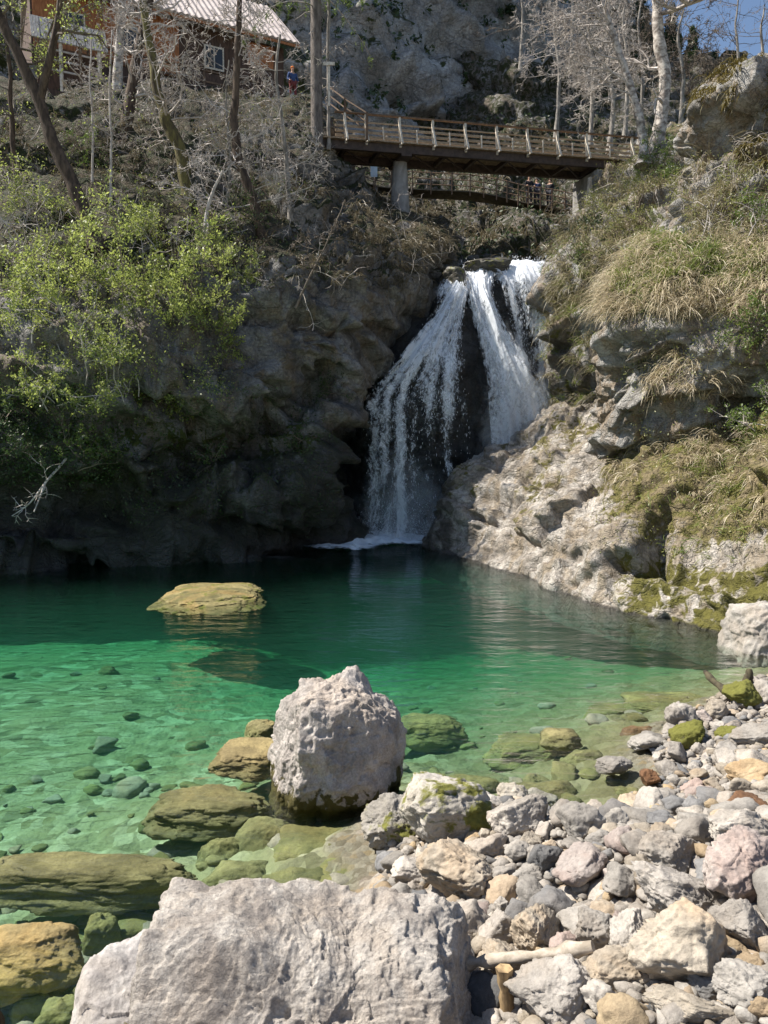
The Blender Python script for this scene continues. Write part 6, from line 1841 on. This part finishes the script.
# leaf litter, ivy and low leaves over the left slope
def ground_cover(name, label, sheet, boxes, mat, size, seed, minz=-.2, lift=0.10):
    r = np.random.default_rng(seed)
    mb = MB()
    for n, box in boxes:
        c, N = pick(sheet, n // 9, box, r, minz)
        c = np.repeat(c, 9, 0) + r.normal(0, .16, (len(c) * 9, 3))
        N = np.repeat(N, 9, 0)
        m = len(c)
        ax = unit(r.normal(0, 1, (m, 3)))
        ay = unit(np.cross(ax, unit(N + r.normal(0, .6, (m, 3)))))
        s = size * r.uniform(.5, 1.3, (m, 1))
        mb.quads(c + N * np.abs(r.normal(0, lift, (m, 1))), ax * s, ay * s * .8)
    return tag(link(name, mb.mesh(name, mat)), label, 'ground cover', kind='stuff')
ground_cover('undergrowth', 'low yellow-green leaves scattered over the sunny part of the left slope', 'cliff_left', [(7000, (0, 195, 260, 300)), (4000, (0, 300, 230, 400)), (1500, (0, 95, 330, 200))], LEAF_BRIGHT, 0.035, 1)
ground_cover('ivy', 'dark ivy and low plants on the lower left cliff', 'cliff_left', [(9000, (-20, 370, 120, 480)), (4000, (120, 390, 330, 520)), (5000, (0, 95, 330, 290))], LEAF_DARK, 0.04, 2, -.8)
ground_cover('undergrowth', 'dark scrub leaves on the ravine and gorge walls', 'ravine', [(9000, (330, 110, 620, 262))], NEEDLE, 0.11, 3)
ground_cover('wall_scrub', 'dark green scrub on ledges of the far rock wall', 'gorge_wall', [(4500, (300, -20, 700, 130)), (6000, (560, 20, 780, 130))], NEEDLE, 0.22, 4, 0.1, 0.4)
ground_cover('weeds', 'brown leaves and green weeds among the dry grass of the mound', 'bluff', [(7000, (606, 235, 800, 330)), (3000, (690, 150, 790, 245)), (1500, (630, 340, 770, 430))], LEAF_OLIVE, 0.03, 5, -.2)
ground_cover('weeds', 'low weeds and dead leaves on the slope under the bridge end', 'slope_right', [(9000, (550, 160, 740, 290))], LEAF_OLIVE, 0.04, 6, -.2, 0.2)
ground_cover('weeds', 'small weeds between the rocks below the overhang', 'worn_rock', [(3500, (600, 410, 790, 560))], LEAF_OLIVE, 0.028, 7, 0.0, 0.06)
# tangled brushwood on the slope
def brushwood():
    r = np.random.default_rng(9)
    mb, tips = MB(), []
    for n, box in ((150, (-20, 95, 330, 300)), (45, (0, 220, 60, 300)), (40, (330, 190, 440, 300))):
        c, N = pick('cliff_left', n, box, r, -.3)
        for p, q in zip(c, N):
            d = q * .6 + r.normal(0, .7, 3) + [0, 0, .25]
            grow(mb, tips, p, d, r.uniform(.6, 1.8), r.uniform(.008, .02), 1, r, dict(SP_CURVY, kids=(4,), lv=1, rmin=.007))
    tag(link('brushwood', mb.mesh('brushwood', TWIG)), 'tangle of dead grey twigs lying over the left slope', 'brushwood', kind='stuff')
    mb, tips = MB(), []
    for sh, n, box in (('slope_right', 90, (560, 160, 740, 290)), ('bluff', 60, (690, 120, 790, 250)), ('ravine', 60, (340, 130, 600, 260))):
        c, N = pick(sh, n, box, r, -.3)
        for p, q in zip(c, N):
            d = q * .6 + r.normal(0, .6, 3) + [0, 0, -.1]
            grow(mb, tips, p, d, r.uniform(.6, 1.6), r.uniform(.010, .022), 1, r, dict(SP_CURVY, kids=(4,), lv=1, rmin=.008))
    tag(link('brushwood', mb.mesh('brushwood', TWIG)), 'dead twigs and roots hanging on the slope at the bridge end', 'brushwood', kind='stuff')
brushwood()
# stones resting on the bed of the pool
def bed_stones():
    r = np.random.default_rng(12)
    shapes = [rock_shape(800 + q, 3, nplanes=9, k=9)[0] for q in range(8)]
    v, f = ico(3)
    for nm, m, n in (('bed_stones', SUNK, 90), ('bed_stones', ALGAE, 140), ('bed_stones', BEIGE, 120)):
        mb = MB()
        k = 0
        while k < n:
            px, py = r.uniform(-60, 640), 640 + 400 * r.random() ** .8
            g = hit_ground(px, py)
            if shore_dist(g[:1], g[1:2])[0] > -0.08 or (py < 770 and px < 300 and r.random() < .75): continue
            q = min(r.gamma(2.0, 0.035) + 0.03, 0.22)
            a = r.uniform(0, 6.28)
            p = shapes[r.integers(0, 8)] * np.array([q, q * r.uniform(.7, 1), q * r.uniform(.3, .6)])
            p = np.stack([p[:, 0] * math.cos(a) - p[:, 1] * math.sin(a), p[:, 0] * math.sin(a) + p[:, 1] * math.cos(a), p[:, 2]], 1)
            z = min(g[2] + q * .15, -0.06 - q * .5)
            mb.add(p + [g[0], g[1], z], f)
            k += 1
        tag(link(nm, mb.mesh(nm, m, True)), 'rounded stones lying on the clear bed of the pool', 'stones', kind='stuff')
bed_stones()
# ------------------------------------------------------------------ light, sky, camera
SUN_EL = math.radians(53)
SUN_DIR = np.array([-0.98, 0.15])            # towards the sun, on the ground plan
SUN_DIR = SUN_DIR / np.linalg.norm(SUN_DIR)
w = bpy.data.worlds.new('World')
SC.world = w
w.use_nodes = True
nt = w.node_tree
bg = nt.nodes['Background']
sky = nt.nodes.new('ShaderNodeTexSky')
sky.sky_type = 'NISHITA'
sky.sun_disc = False
sky.sun_elevation = SUN_EL
sky.sun_rotation = math.atan2(SUN_DIR[0], SUN_DIR[1])
sky.altitude = 600
nt.links.new(sky.outputs[0], bg.inputs[0])
bg.inputs[1].default_value = 0.080
sl = bpy.data.lights.new('sun', 'SUN')
sl.energy = 5.0
sl.angle = math.radians(0.53)
sl.color = (1.0, 0.94, 0.85)
so = bpy.data.objects.new('sun', sl)
C.objects.link(so)
d = Vector((-SUN_DIR[0] * math.cos(SUN_EL), -SUN_DIR[1] * math.cos(SUN_EL), -math.sin(SUN_EL)))
so.rotation_euler = d.to_track_quat('-Z', 'Y').to_euler()

cam = bpy.data.cameras.new('camera')
cam.sensor_fit = 'VERTICAL'
cam.sensor_height = 24
cam.lens = 24 * F / 1024
cam.clip_start = 0.1
cam.clip_end = 1000
co = bpy.data.objects.new('camera', cam)
C.objects.link(co)
co.location = (0, 0, H)
co.rotation_euler = (math.radians(90) - PITCH, 0, 0)
SC.camera = co

SC.view_settings.view_transform = 'Standard'
SC.view_settings.look = 'None'
SC.view_settings.exposure = 0.95
SC.view_settings.gamma = 1.0
SC.cycles.use_denoising = True
SC.cycles.max_bounces = 8
SC.cycles.diffuse_bounces = 3
SC.cycles.glossy_bounces = 3
SC.cycles.transparent_max_bounces = 24
SC.cycles.volume_bounces = 1
SC.cycles.sample_clamp_indirect = 6.0
SC.cycles.caustics_reflective = False
SC.cycles.caustics_refractive = False
